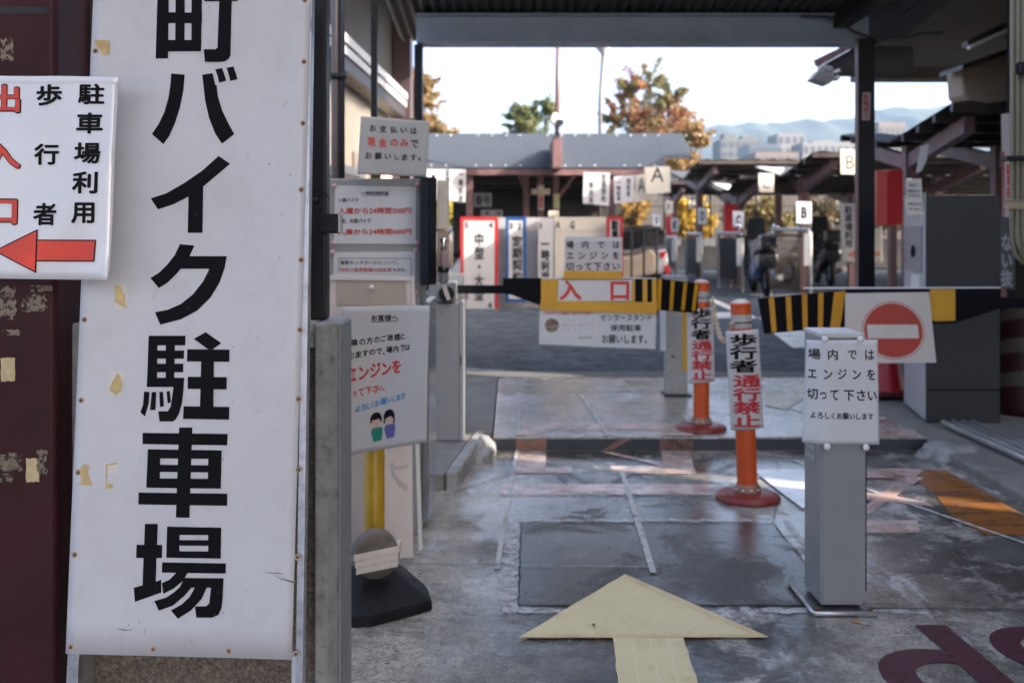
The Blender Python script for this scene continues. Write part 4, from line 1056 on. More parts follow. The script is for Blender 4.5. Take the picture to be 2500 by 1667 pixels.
# tip, bent away
te = Sheet([(1604, 679), (1712, 693), (1704, 765), (1604, 757)], [D - .004, D + .15, D + .15, D - .004], t=.018)
tp = te.mesh().build("arm_tip", BLACK, eb)
patch(te, [[(x, 681 + (x - 1604) * .13), (x + 9, 682 + (x - 1604) * .13), (x + 7, 757 + (x - 1604) * .07), (x - 2, 757 + (x - 1604) * .07)] for x in (1606, 1637, 1668, 1696)], YELLOW, tp, "yellow_stripe", .0015, each=True)
yt = Sheet([(1320, 734), (1604, 738), (1603, 767), (1318, 757)], D - .02, t=.003)
yt.mesh().build("yellow_tape", YELLOW, eb)
# notices hung on the barrier
def notice(name, label, corners, d, m=PAPER, bend=None):
    sh = Sheet(corners, d, bend=bend, t=.0012)
    th = thing(name, label, "notice", sh.c[3])
    sh.mesh().build("sheet", m, th)
    return sh, th
sh, th = notice("barrier_notice", "grey shaded notice about engines standing on top of the entry barrier", [(1379, 578), (1519, 579), (1519, 664), (1377, 664)], D - .008, M("dim_paper", (.52, .49, .46), .55, .04, 5))
text(sh, [("場内では", 1382, 588, 1513, 607, 'c'), ("エンジンを", 1382, 614, 1513, 634, 'c'), ("切って下さい", 1381, 640, 1513, 661, 'c')], INK, th, bold=.02)
patch(sh, [[(1379, 578.5), (1519, 579.5), (1519, 590), (1379, 590)]], PAPER, th, "top_fold", .0006)
mb = MB(); mb.prism([PT(x, y, D - .018) for x, y in ((1378, 661), (1516, 662), (1519, 682), (1374, 681))], (0, .004, 0)); mb.build("yellow_tape", YELLOW, th)
sh, th = notice("barrier_notice", "white notice with a small round photo hanging under the entry barrier", [(1318, 752), (1460, 760), (1459, 847), (1316, 840)], D - .012)
text(sh, [("排気ガスの騒音に関するお願い", 1330, 760, 1448, 768)], MC["bright_red_ink"], th, "red_lettering", .02)
patch(sh, [disc(1347, 794, 17, 24)], M("printed_photo", (.16, .11, .07), .5, .9, 40, dirt=((.5, .45, .4), .8, 30)), th, "round_picture")
text(sh, [("近隣の方々のご迷惑となります", 1371, 791, 1450, 796), ("・ ・ ・ ・ ・ ・", 1372, 780, 1448, 783), ("・ ・ ・ ・ ・ ・", 1372, 802, 1448, 806)], M("pale_red_ink", (.60, .25, .24), .55), th, "red_lettering", .0)
text(sh, [("駐車場管理", 1410, 822, 1444, 827)], INKGREY, th, bold=0)
sh, th = notice("barrier_notice", "white notice about centre stands hanging under the entry barrier's right half", [(1459, 762), (1602, 766), (1600, 852), (1458, 847)], D - .011)
text(sh, [("センタースタンド", 1466, 767, 1591, 783), ("使用駐車", 1490, 792, 1566, 808), ("お願いします。", 1470, 817, 1580, 838)], INK, th, bold=.012)

# ---------------------------------------------------------------- exit barrier
D = 4.95
xb = thing("exit_barrier", "black exit barrier arm with slanted yellow stripes and a tilted tip on the right", "barrier arm", PT(2440, 740, D))
mb = MB(); mb.rect(2440, 727, 2600, 753, D, .045, .003); mb.build("arm_rod", BLACK, xb)
mb = MB(); mb.prism([PT(x, y, D - .005) for x, y in ((2066, 706), (2444, 702), (2444, 752), (2332, 789), (2066, 797))], (0, .02, 0)); mb.build("arm_blade", BLACK, xb)
mb = MB(); mb.prism([PT(x, y, D - .012) for x, y in ((1966, 702.5), (2444, 701), (2444, 704), (1966, 705.5))], (0, .035, 0)); mb.build("edge_strip", M("rim_light_pale", (.62, .62, .63), .3), xb)  # pale strip colours in the highlight on the arm's top edge
xs = Sheet([(2066, 706), (2332, 704), (2332, 789), (2066, 797)], D - .0055)
patch(xs, [[(2036 + 30, 708), (2066, 708), (2066, 797), (2064, 797)], [(2270, 706), (2332, 706), (2332, 788), (2284, 789), (2270, 780)]], YELLOW, xb, "yellow_stripe", .001, each=True)
xt = Sheet([(1853, 729), (2066, 708), (2066, 797), (1868, 815)], [D - .06, D - .0055, D - .0055, D - .06], t=.018)
xp = xt.mesh().build("arm_tip", BLACK, xb)
patch(xt, [[(x, 730 - (x - 1853) * .1), (x + 13, 729 - (x - 1853) * .1), (x + 22, 812 - (x - 1853) * .08), (x + 9, 813 - (x - 1853) * .08)] for x in (1876, 1917, 1957, 1997)] + [[(2036, 713), (2065, 710), (2065, 796), (2038, 798)]], M("amber_tape", (.55, .26, .012), .42, .12, 8), xp, "yellow_stripe", .0012, each=True)
sh = Sheet([(2064, 716), (2268, 713), (2286, 885), (2062, 887)], D - .022, t=.003)
th = thing("no_entry_board", "cream board with a red no entry disc hanging on the exit barrier", "traffic sign", sh.c[3])
sh.mesh().build("board", M("cream_board", (.58, .54, .49), .5, .05, 4), th)
patch(sh, [disc(2175, 806, 73, 40, 71)], M("thin_red_line", (.42, .12, .09), .5), th, "outer_ring", .0008)
patch(sh, [disc(2175, 806, 71, 40, 69)], MC["cream_board"], th, "ring_gap", .0010)
patch(sh, [disc(2175, 806, 68, 40, 66)], M("no_entry_red", (.40, .045, .028), .5, .12, 4), th, "red_disc", .0013)
patch(sh, [[(2114, 792), (2232, 792), (2233, 825), (2115, 826)]], M("cream_bar", (.60, .56, .50), .5), th, "white_bar", .0017)

# ---------------------------------------------------------------- delineator poles with chain
def pole(label, bx, by, tx, ty, d, z0, corners, texts):
    th = thing("delineator_pole", label, "pole", (fx(bx, d), d, z0), "orange delineator poles joined by the chain")
    a = Vector((fx(bx, d), d, z0)); b_ = PT(tx, ty, d)
    ax = (b_ - a).normalized(); L = (b_ - a).length; r = .0425
    mb = MB(); mb.lathe(a, [(.134, .002), (.136, .012), (.128, .022), (.085, .030), (.06, .036), (0, .036)], 40); mb.build("base", DARKRED, th)
    mb = MB(); mb.lathe(a + ax * .034, [(.056, 0), (.056, .018), (.047, .024), (.047, .034), (0, .034)], 32, ax); mb.build("collar", M("dirty_collar", (.25, .14, .09), .6, .5, 30), th)
    for k in range(10):
        an = k * .628 + .2
        mb = MB(); v = ax.orthogonal().normalized(); v = Matrix.Rotation(an, 3, ax) @ v
        p = a + ax * .047 + v * .056
        mb.lathe(p, [(.006, -.002), (.006, .003), (0, .005)], 8, v); mb.build("bolt", STEEL, th)
    mb = MB(); mb.lathe(a + ax * .066, [(r, 0), (r * 1.0, L * .5), (r, L - .085), (r, L - .082)], 36, ax)
    mb.lathe(a + ax * .066, [(r, L - .082), (r * 1.04, L - .080), (r * 1.04, L - .068), (r * .6, L - .066)], 36, ax); mb.build("post", ORANGE, th)
    mb = MB(); mb.lathe(a + ax * (L - .012), [(r * .95, 0), (r * .9, .014), (r * .5, .024), (0, .026)], 28, ax); mb.build("cap", M("pale_cap", (.62, .55, .48), .3, .2, 30), th)
    mb = MB(); mb.lathe(a + ax * (L - .108), [(r + .001, 0), (r + .001, .058)], 36, ax); mb.build("reflective_band", M("reflective_grey", (.42, .40, .38), .35, .15, 20), th)
    mb = MB(); mb.torus(a + ax * (L - .083), r + .002, .0022, ax); mb.build("cord", RUBBER, th)
    sh = Sheet(corners, d - .046, bend=lambda u, v: -.022 * (2 * u - 1) ** 2, t=.0012)
    st = sh.mesh(12, 6).build("warning_sheet", M("warning_paper", (.64, .63, .62), .5, .05, 5, transl=.15), th)
    text(sh, [texts[0]], INK, st, bold=.035); text(sh, [texts[1]], M("deep_red_ink", (.48, .02, .03), .5), st, "red_lettering", .035)
    return a + ax * (L - .085)
zc1 = pole("front orange delineator pole with white warning sheet on the lower floor", 1826, 1218, 1808, 738, 4.25, 0, [(1774, 810), (1855, 804), (1868, 1046), (1787, 1052)], [("歩行者", 1783, 814, 1851, 910, 'v'), ("通行禁止", 1790, 914, 1860, 1044, 'v')])
zc2 = pole("rear orange delineator pole standing on the raised kerb beside the barrier tip", 1712, 1052, 1713, 688, 5.38, PZ, [(1678, 757), (1744, 750), (1747, 932), (1680, 937)], [("歩行者", 1687, 752, 1738, 829, 'v'), ("通行禁止", 1688, 830, 1740, 928, 'v')])
mb = MB()
NL = 30
for i in range(NL):
    t0 = i / NL; t1 = (i + 1) / NL
    f = lambda t: zc2.lerp(zc1, t) + Vector((.05 * (1 - t) + -.05 * t, -.045, -.14 * 4 * t * (1 - t)))
    a, b_ = f(t0), f(t1); m_ = (a + b_) / 2; dr = (b_ - a).normalized()
    up = Vector((0, 0, 1)) if i % 2 else Vector((1, 0, 0)); sd = dr.cross(up).normalized(); nn = dr.cross(sd)
    L = (b_ - a).length * .72; wd = .011
    mb.tube([m_ + dr * L * math.cos(q_) + sd * wd * math.sin(q_) for q_ in [k * math.pi / 5 for k in range(11)]], .0036, 6)
solo(mb, "plastic_chain", M("cream_chain", (.55, .42, .26), .5, .2, 20), "cream plastic chain sagging between the two orange poles", "chain")

# ---------------------------------------------------------------- bollards
bo = thing("bollard_box", "near grey rectangular bollard box on a metal base plate with a notice on it", "bollard", (1.0, 3.08, 0))
x0, x1 = fx(2004, 3.0), fx(2109, 3.0)
mb = MB(); mb.box(x0, x1, 3.0, 3.17, .018, .822, .005); mb.build("post_body", GREYBOX, bo)
mb = MB(); mb.box(x0 + .006, x1 + .004, 2.9965, 2.9995, .03, .79, .001); mb.build("front_cover", M("mid_grey_enamel", (.235, .24, .245), .45, .06, 4, dirt=((.18, .18, .18), .5, 9), rvar=.08), bo)
mb = MB(); mb.box(x1 + .0045, x1 + .008, 2.998, 3.16, .06, .78); mb.build("cover_edge", DARKSTEEL, bo)
mb = MB(); mb.box(x0 - .002, x1 + .002, 2.996, 3.172, .822, .838, .004); mb.build("top_cap", M("pale_cap_metal", (.50, .50, .49), .45, .08, 10), bo)
mb = MB()
ox0, ox1, oy0, oy1 = x0 - .036, x1 + .022, 2.955, 3.22
mb.box(ox0, ox1, oy0, oy1, .0, .010, .003); mb.build("base_plate", M("worn_metal", (.20, .20, .20), .35, .4, 20, metal=.7, dirt=((.05, .045, .04), .8, 15)), bo)
mb = MB(); mb.tube([(ox0, oy1, .012), (ox0, oy0 + .005, .012), (ox0 + .01, oy0, .012), (ox1, oy0, .012)], .006, 8); mb.build("base_edge", STEEL, bo)
for q in ((ox0 + .02, oy0 + .03), (ox1 - .012, oy0 + .02)):
    mb = MB(); mb.lathe((q[0], q[1], .010), [(.008, 0), (.008, .007), (0, .008)], 6, smooth=False); mb.build("bolt", RUST, bo)
for k in range(3):
    mb = MB(); mb.box(x0 - .004, x0 - .0005, 3.05, 3.14, .50 - k * .03, .512 - k * .03, .001); mb.build("vent_slat", GREYBOX2, bo)
sh = Sheet([(1976, 832), (2143, 829), (2147, 1085), (1965, 1084)], 2.985, bend=lambda u, v: -.03 * max(0, .24 - u) / .24 + .002 * math.sin(v * 8) * (1 - u), t=.001)
th = thing("bollard_notice", "crisp white notice held by round magnets on the near bollard box", "notice", sh.c[3])
sh.mesh(24, 10).build("sheet", M("crisp_paper", (.66, .67, .69), .45, .03, 5, transl=.15), th)
text(sh, [("場", 1978, 852, 2004, 878), ("内", 2020, 852, 2044, 878), ("で", 2068, 855, 2090, 876), ("は", 2110, 853, 2132, 878), ("エ", 1978, 904, 1996, 924), ("ン", 2010, 902, 2030, 925), ("ジ", 2043, 900, 2064, 925), ("ン", 2078, 902, 2098, 925), ("を", 2112, 900, 2132, 926),
    ("切", 1976, 950, 1998, 976), ("っ", 2002, 957, 2016, 974), ("て", 2024, 951, 2044, 976), ("下", 2056, 951, 2080, 977), ("さ", 2086, 950, 2106, 976), ("い", 2112, 953, 2132, 975), ("よろしくお願いします", 1982, 1006, 2122, 1022)], INK, th, bold=.018)
for q in ((2014, 828), (2100, 828), (2014, 1088), (2101, 1088)): magnet(sh, *q, 8, WHITEPLASTIC, th)

D = 6.45
fb = thing("bollard_box", "far worn grey bollard box with a yellow side tape behind the rear orange pole", "bollard", (fx(1652, D), D, PZ))
mb = MB(); mb.box(fx(1629, D), fx(1679, D), D, D + .15, PZ + .01, fz(674, D), .005); mb.build("post_body", M("worn_white_metal", (.33, .32, .29), .55, .1, 6, dirt=((.12, .10, .08), .7, 14)), fb)
mb = MB(); mb.rect(1666, 762, 1680, 905, D - .004, .003); mb.build("yellow_tape", YELLOW, fb)
mb = MB(); mb.box(fx(1622, D), fx(1688, D), D - .03, D + .18, PZ, PZ + .012, .003); mb.build("base_plate", DARKSTEEL, fb)
mb = MB(); mb.rect(1612, 757, 1626, 856, D - .01, .004); mb.build("side_sheet", PAPER, fb)
mb = MB(); mb.lathe(PT(1642, 870, D - .0), [(.008, 0), (.008, -.004), (0, -.005)], 10, (0, 1, 0)); mb.build("bolt", RUBBER, fb)

# ---------------------------------------------------------------- mortar lumps
def lump(cx, cy, d, rx, ry, rz, seed, label):
    t = bmesh.new(); bmesh.ops.create_icosphere(t, subdivisions=4, radius=1)
    from mathutils import noise
    for v in t.verts:
        k = 1 + .28 * noise.noise(v.co * 1.6 + Vector((seed, 0, 0))) + .10 * noise.noise(v.co * 5 + Vector((0, seed, 0)))
        v.co = Vector((v.co.x * rx * k, v.co.y * ry * k, max(-.02, v.co.z * rz * k)))
        v.co += Vector((cx, d, cy))
    for f in t.faces: f.smooth = True
    mb = MB(); mb.merge(t)
    return solo(mb, "mortar_lump", MORTAR, label, "mortar", (cx, d, cy))
lump(-.165, .01, 5.09, .09, .16, .075, 3, "pale mortar lump filling the kerb's left end by the island")
lump(2.22, .0, 5.03, .17, .14, .078, 9, "grey mortar lump at the kerb's right end near the metal pipes")

# ---------------------------------------------------------------- right cabinet
D = 5.68
rc = thing("barrier_machine", "large dark grey exit machine cabinet behind the exit barrier arm", "machine cabinet", (2.6, 5.9, PZ - .02))
zt = fz(478, D); zb = .044
pl = [(2.366, D), (2.478, 6.28), (2.95, 6.28), (2.785, D)]
mb = MB(); mb.prism([(x, y, .235) for x, y in pl], (0, 0, zt - .235), .005); mb.build("cabinet", M("dark_enamel", (.052, .051, .049), .6, .06, 3, spec=.2), rc)
mb = MB(); mb.prism([(x, y, zb) for x, y in pl], (0, 0, .230 - zb), .004); mb.build("plinth", MC["dark_enamel"], rc)
fsx = lambda t: (2.366 + (2.478 - 2.366) * t - .003, D + .6 * t - .0005)
def sidepanel(t0, t1, z0, z1, th_=.004):
    a, b_ = fsx(t0), fsx(t1); n_ = Vector((-.98, .18, 0)) * th_
    m2 = MB(); m2.prism([(a[0], a[1], z0), (b_[0], b_[1], z0), (b_[0], b_[1], z1), (a[0], a[1], z1)], n_, .001); return m2
sidepanel(.02, .98, .06, zt + .02, .004).build("front_panel", M("front_pale_grey", (.42, .42, .44), .42, .05, 4), rc)
sp_ = sidepanel(.12, .92, .90, 1.17, .012).build("reader_panel", M("reader_grey", (.24, .24, .26), .4), rc)
sidepanel(.25, .6, .80, .88, .010).build("slot_plate", WHITEPLASTIC, rc)
mb = MB(); a = fsx(.45); mb.lathe((a[0] - .014, a[1], 1.02), [(.035, 0), (.035, .01), (.02, .014), (0, .014)], 20, (-.98, .18, 0)); mb.build("speaker", RUBBER, rc)
sh = Sheet([(2211, 440), (2248, 436), (2255, 526), (2213, 528)], [6.12, 5.72, 5.72, 6.12], t=.002)
th = thing("machine_notice", "cream paper notice fixed above the reader of the exit machine", "notice", sh.c[3])
sh.mesh().build("sheet", M("aged_paper", (.60, .56, .47), .55, .06, 6), th)
text(sh, [("出口", 2220, 448, 2242, 456), ("駐車券を入れて", 2215, 462, 2246, 470), ("下さい", 2216, 474, 2246, 481), ("料金を入れて", 2217, 494, 2248, 500), ("下さい", 2218, 508, 2250, 513)], INKGREY, th, bold=.02)
mb = MB(); mb.box(fx(2216, 6.2), fx(2226, 6.2), 6.2, 6.22, PZ, fz(436, 6.2)); solo(mb, "steel_post", STEEL, "thin pale post directly left of the exit machine's notice", "post")
mb = MB(); mb.prism([PT(x, y, 7.2) for x, y in ((2248, 358), (2268, 352), (2262, 392), (2250, 418), (2238, 422))], (0, .01, 0)); solo(mb, "torn_paper", PAPER, "curled white paper scrap hanging under the dark roof right of the red box", "paper")

# red extinguisher box and its post
xe = thing("extinguisher_box", "large red fire extinguisher box on a mauve post right of the thick steel post", "fire box", PT(2185, 800, 8.6), "red extinguisher boxes on posts")
D = 8.6
a, b_, c_ = Vector((fx(2150, D), D + .10, 0)), Vector((fx(2165, D), D, 0)), Vector((fx(2207, D), D + .02, 0))
mb = MB(); mb.prism([(a.x, a.y, fz(550, D)), (b_.x, b_.y, fz(552, D)), (c_.x, c_.y, fz(548, D)), (c_.x, c_.y + .2, fz(548, D)), (a.x + .03, a.y + .14, fz(550, D))], (0, 0, 135 * D / F), .004); mb.build("box", REDPAINT, xe)
sh = Sheet([(2150, 418), (2165, 415), (2165, 550), (2151, 548)], [D + .096, D - .004, D - .004, D + .096], t=.001)
text(sh, [("消火器", 2152, 428, 2163, 505, 'v')], WHITEPLASTIC, xe, bold=.05)
mb = MB(); mb.box(fx(2172, D + .1), fx(2188, D + .1), D + .08, D + .16, 0, fz(553, D)); mb.build("post", MAUVE, xe)

# traffic cone and striped drum
tcn = thing("traffic_cone", "red traffic cone with a dark base behind the no entry board", "traffic cone", (fx(2166, 6.55), 6.55, PZ))
c = Vector((fx(2166, 6.55), 6.55, PZ))
mb = MB(); mb.lathe(c + Vector((0, 0, .03)), [(.12, 0), (.105, .03), (.03, .42), (.02, .43), (0, .43)], 28); mb.build("cone_body", REDPAINT, tcn)
mb = MB(); mb.box(c.x - .15, c.x + .15, c.y - .15, c.y + .15, PZ, PZ + .03, .01); mb.build("cone_base", M("dark_red_base", (.10, .012, .012), .5), tcn)
dr = thing("striped_drum", "large red drum with slanted cream stripes at the right edge below the barrier", "traffic drum", (3.18, 6.1, .05))
def rr_(t): return .30 - .10 * t ** 1.5
H = .66
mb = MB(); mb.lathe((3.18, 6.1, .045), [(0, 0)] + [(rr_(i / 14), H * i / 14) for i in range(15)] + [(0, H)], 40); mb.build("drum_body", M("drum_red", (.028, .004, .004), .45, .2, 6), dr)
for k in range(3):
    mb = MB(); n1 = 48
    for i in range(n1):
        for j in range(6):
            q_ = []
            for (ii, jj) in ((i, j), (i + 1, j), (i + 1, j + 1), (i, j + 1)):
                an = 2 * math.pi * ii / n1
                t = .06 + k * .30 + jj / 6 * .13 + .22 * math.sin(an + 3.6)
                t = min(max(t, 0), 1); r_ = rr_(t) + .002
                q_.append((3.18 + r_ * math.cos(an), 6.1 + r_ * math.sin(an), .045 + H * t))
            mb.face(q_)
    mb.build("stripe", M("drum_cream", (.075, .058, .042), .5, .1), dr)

# metal pipes on the floor
for k in range(4):
    x = 2.405 + k * .055
    cpipe = [(x, 5.55, .075), (x + .005, 4.25, .075), (x + .02, 4.18, .07), (x + .10, 4.12, .05)]
    mb = MB(); mb.tube(cpipe, .017, 12)
    t = thing("metal_pipe", "galvanised pipe lying on the right pavement, " + ("nearest the lane", "second from the lane", "third from the lane", "farthest from the lane")[k], "pipe", (x, 4.9, .045), "pipes lying on the right pavement")
    mb.build("pipe", STEEL, t)
    mb = MB(); mb.tube([(x + .003, 4.62, .075), (x + .003, 4.56, .075)], .021, 12); mb.build("coupling", STEEL, t)

# pipes and cable at the right edge
for k, (x, r) in enumerate(((2471, .010), (2484, .012), (2497, .012))):
    D = 4.3
    mb = MB(); pts = [PT(x, -120, D), PT(x, 470, D), PT(x - 1, 540, D), PT(x + 2, 590, D - .02), PT(x + 16, 628, D - .02), PT(x + 34, 630, D)]
    if k == 0: pts = pts[:3] + [PT(2472, 590, D), PT(2480, 622, D), PT(2497, 640, D), PT(2530, 645, D)]
    mb.tube(pts, r, 12)
    t = thing("hanging_conduit", ("pale conduit bending under the right edge's strap, leftmost", "olive conduit in the middle of the strapped bundle", "olive conduit outermost at the photo's right edge")[k], "conduit", PT(x, 640, D), "conduits strapped at the right edge")
    mb.build("pipe", M("olive_conduit", (.17, .15, .10), .5, .15, 8), t)
mb = MB(); mb.rect(2464, 492, 2530, 512, 4.28, .05, .006); mb.rect(2462, 488, 2530, 491, 4.28, .05)
solo(mb, "strap", M("cream_strap", (.30, .25, .16), .6, .2, 20), "cream tape strap binding the conduits at the right edge", "strap")
mb = MB(); mb.rect(2460, 380, 2530, 392, 4.27, .06, .004); mb.rect(2490, 150, 2530, 180, 4.26, .06, .006)
solo(mb, "pipe_bracket", DARKSTEEL, "dark bracket clamped across the conduits above the strap", "bracket")
mb = MB(); mb.box(fx(2472, 8.4), 9, 8.4, 8.5, PZ, 3.24); solo(mb, "dark_backing", M("shade_black", (.014, .013, .012), .9, .3, spec=.1), "dark backing sheet added for the shade behind the strapped conduits", "wall")  # black backing added to stand for the darkness behind the conduits
D = 6.9
sh = Sheet([(2446, 279), (2490, 274), (2490, 530), (2450, 530)], D, t=.01)
th = thing("hanging_sign", "white vertical sign with red characters beside the conduits at the right edge", "sign", sh.c[3])
sh.mesh().build("board", M("sign_pinkwhite", (.50, .46, .45), .5, .06), th)
text(sh, [("駐車禁止", 2457, 400, 2474, 510, 'v')], REDINK, th, bold=.03)
patch(sh, [[(2446, 370), (2452, 370), (2453, 530), (2450, 530)]], REDPAINT, th, "red_edge")
D = 6.6
sh = Sheet([(2441, 530), (2478, 530), (2478, 706), (2441, 704)], D, t=.008)
th = thing("hanging_sign", "dark grey sign with pale characters below the white and red one", "sign", sh.c[3])
sh.mesh().build("board", M("sign_darkgrey", (.09, .09, .09), .5), th)
text(sh, [("ない抜", 2443, 570, 2472, 700, 'v')], M("pale_grey_ink", (.42, .43, .45), .5), th, bold=.03)

# litter
rnd = random.Random(11)
cb = MB(); p = G(2096, 1522); cb.tube([p + Vector((-.014, .006, .005)), p + Vector((.004, -.003, .005))], .0042, 8)
ct = thing("cigarette_butt", "cigarette butt lying on the floor before the near bollard's base", "cigarette butt", p)
cb.build("filter", M("butt_orange", (.42, .20, .06), .7), ct)
cb = MB(); cb.tube([p + Vector((.0042, -.0032, .005)), p + Vector((.022, -.012, .005))], .004, 8); cb.build("paper", M("burnt_paper", (.30, .28, .26), .8, .5, 60), ct)
LEAF = M("dead_leaf", (.13, .07, .03), .8, .4, 30)
for i, (x, y, where) in enumerate(((1927, 1427, "by the near bollard's left side"), (2190, 1556, "right of the near bollard"), (968, 1600, "on the floor right of the fence"), (903, 1553, "below the black rubber foot"), (946, 1630, "at the bottom right of the fence"), (1026, 1408, "right of the black rubber foot"), (1450, 1534, "lying on the tape arrow"), (975, 1553, "in front of the black rubber foot"))):
    p = G(x, y); s_ = .012 if i < 2 else .014
    mb = MB(); an = rnd.uniform(0, 6.28)
    P_ = []
    for k in range(9):
        t = k / 8; wv = math.sin(math.pi * t) * .35
        P_.append((t - .5, wv))
    pts = P_ + [(x_, -w_) for x_, w_ in reversed(P_[1:-1])]
    mb.face([(p.x + s_ * (a * math.cos(an) - b_ * math.sin(an)) * 1.2, p.y + s_ * (a * math.sin(an) + b_ * math.cos(an)) * 1.2, .010 + .004 * abs(b_) * 2 + .003 * a * a * 4) for a, b_ in pts])
    solo(mb, "dead_leaf", LEAF, "small brown dead leaf " + where, "leaf", p, "dead leaves on the floor")
# ---------------------------------------------------------------- far central shelter
YZ = PZ - .006
cs_ = thing("parking_shelter", "central parking shelter with a blue grey sloping roof across the yard", "shelter", (.6, 15, YZ))
zE, zR = fz(410, 14.0), fz(326, 15.2)
mb = MB()
nsub = 60
xa, xb = -1.9, fx(1628, 14.0)
def slope(mb, x0, x1, y0, z0, y1, z1, nseg, amp=.003):
    A = []; B = []
    for i in range(nseg + 1):
        h = amp * (1 if i % 2 else -1); x = x0 + (x1 - x0) * i / nseg
        A.append(mb.bm.verts.new((x, y0, z0 + h))); B.append(mb.bm.verts.new((x + (0), y1, z1 + h)))
    for i in range(nseg): mb.bm.faces.new((A[i], A[i + 1], B[i + 1], B[i]))
slope(mb, -1.9, fx(1628, 14.0), 14.0, zE, 15.2, zR, 320)
zM = fz(387, 14.3)
slope(mb, fx(1628, 14.0) + .002, fx(1690, 14.35), 14.32, zE + .32 / 1.2 * (zR - zE), 15.2, zR, 30)
mb.build("roof_sheet", ROOFBLUE, cs_, recalc=False)
for k in range(22):
    x = -1.35 + k * .21
    if k % 5 == 3: continue
    for yy in (14.05, 15.1):
        z = zE + (yy - 14.0) / 1.2 * (zR - zE) + .008
        if x > fx(1628, 14.0) and yy < 14.3: continue
        mb = MB(); mb.lathe((x, yy, z), [(.014, 0), (.014, .008), (0, .012)], 8); mb.build("roof_screw", WHITEPLASTIC, cs_)
mb = MB(); mb.box(-1.9, fx(1628, 14), 14.0, 14.06, zE - .10, zE - .02); mb.build("eave_beam", MAUVE, cs_)
mb = MB(); mb.prism([(-1.9, 15.25, zR - .02), (-1.9, 22, 2.0), (-1.9, 22, 1.94), (-1.9, 15.25, zR - .08)], (4.55, 0, 0)); mb.build("rear_roof", SHEETROOF, cs_)
for k in range(6):
    y = 16.0 + k * 1.05; z = zR - .08 - (y - 15.25) / 6.75 * (zR - 2.0)
    mb = MB(); mb.box(-1.9, 2.6, y, y + .08, z - .12, z - .02); mb.build("purlin", BROWNSTEEL, cs_)
for x, d in ((1146, 14.05), (1495, 14.05)):
    mb = MB(); mb.box(fx(x - 8, d), fx(x + 8, d), d, d + .1, YZ, zE - .1); mb.build("post", MAUVE, cs_)
for x, d in ((1285, 17), (1320, 15.6), (1358, 17)):
    mb = MB(); mb.box(fx(x - 7, d), fx(x + 7, d), d, d + .1, YZ, 2.2); mb.build("post", MAUVE, cs_)
for x0, x1 in ((1262, 1290), (1400, 1366)):
    mb = MB(); mb.prism([PT(x0, 426, 16.5), PT(x0 + 12, 426, 16.5), PT(x1 + 4, 480, 16.5), PT(x1 - 4, 480, 16.5)], (0, .08, 0)); mb.build("brace", MAUVE, cs_)
mb = MB(); mb.box(-1.3, 2.4, 21.8, 21.9, YZ, 1.95); mb.build("back_wall", M("dark_back_wall", (.035, .03, .028), .8, .4, 3), cs_)
for x0, y0, x1, y1 in ((1297, 461, 1343, 475),):
    mb = MB(); mb.rect(x0, y0, x1, y1, 15.5, .05, .005); mb.rect(1312, 453, 1328, 462, 15.5, .05, .005); mb.build("light_box", BEIGE, cs_)

# white partition behind the boards
mb = MB(); mb.box(fx(1128, 13.75), fx(1510, 13.75), 13.75, 13.85, YZ, fz(531, 13.75)); solo(mb, "partition_wall", M("pale_partition", (.32, .32, .335), .6, .08, 2, dirt=((.40, .40, .41), .5, 3)), "low pale grey partition wall behind the framed direction boards", "wall", (fx(1320, 13.75), 13.8, YZ))
def framed(name, label, x0, y0, x1, y1, d, fw, fm, cat="direction board", group=None, inner=None, yt=None):
    th = thing(name, label, cat, (fx((x0 + x1) / 2, d), d, fz(y1, d)), group)
    mb = MB(); mb.rect(x0 + 1, y0 + 1, x1 - 1, y1 - 1, d + .004, .02); mb.build("panel", inner or M("board_white", (.46, .46, .48), .5, .05, 3), th)
    if fm:
        mb = MB()
        mb.rect(x0, y0, x1, y0 + fw, d, .03); mb.rect(x0, y1 - fw, x1, y1, d, .03); mb.rect(x0, y0 + fw + .2, x0 + fw, y1 - fw - .2, d, .03); mb.rect(x1 - fw, y0 + fw + .2, x1, y1 - fw - .2, d, .03)
        mb.build("frame", fm, th)
    return th, Sheet([(x0, y0), (x1, y0), (x1, y1), (x0, y1)], d)
GB = "direction boards along the partition"
th, sh = framed("direction_board", "red framed tall white board numbered five and four", 1124, 530, 1216, 768, 13.6, 8, REDFRAME, group=GB)
text(sh, [("中型・大型", 1158, 568, 1182, 735, 'v'), ("5", 1135, 543, 1144, 557), ("4", 1193, 543, 1203, 557), ("5", 1134, 717, 1144, 731), ("4", 1190, 738, 1201, 753)], INKGREY if False else M("grey_ink", (.025, .025, .028), .6, spec=.2), th, bold=.025)
th, sh = framed("direction_board", "blue framed tall white board numbered three and two", 1234, 530, 1285, 738, 13.6, 8, BLUEFRAME, group=GB)
text(sh, [("定期契約", 1250, 575, 1276, 690, 'v'), ("3", 1244, 545, 1252, 559), ("2", 1264, 545, 1273, 559)], MC["grey_ink"], th, bold=.03)
th, sh = framed("direction_board", "frameless white board with a column for temporary use right of the blue one", 1313, 531, 1352, 735, 13.62, 0, None, group=GB)
text(sh, [("一時利用", 1321, 582, 1342, 690, 'v'), ("1", 1318, 545, 1322, 558)], MC["grey_ink"], th, bold=.03)
th, sh = framed("direction_board", "wide cream sunlit board with two faint letters behind the entry barrier", 1353, 529, 1480, 700, 13.64, 0, None, group=GB, inner=M("board_cream", (.56, .52, .45), .5, .06, 4))
text(sh, [("A", 1334 + 22, 540, 1368, 558), ("G", 1393, 540, 1403, 558)], INKGREY, th, bold=.03)
patch(sh, [[(1353, 563), (1480, 563), (1480, 565), (1353, 565)]], M("pale_line", (.42, .41, .40), .5), th, "line")
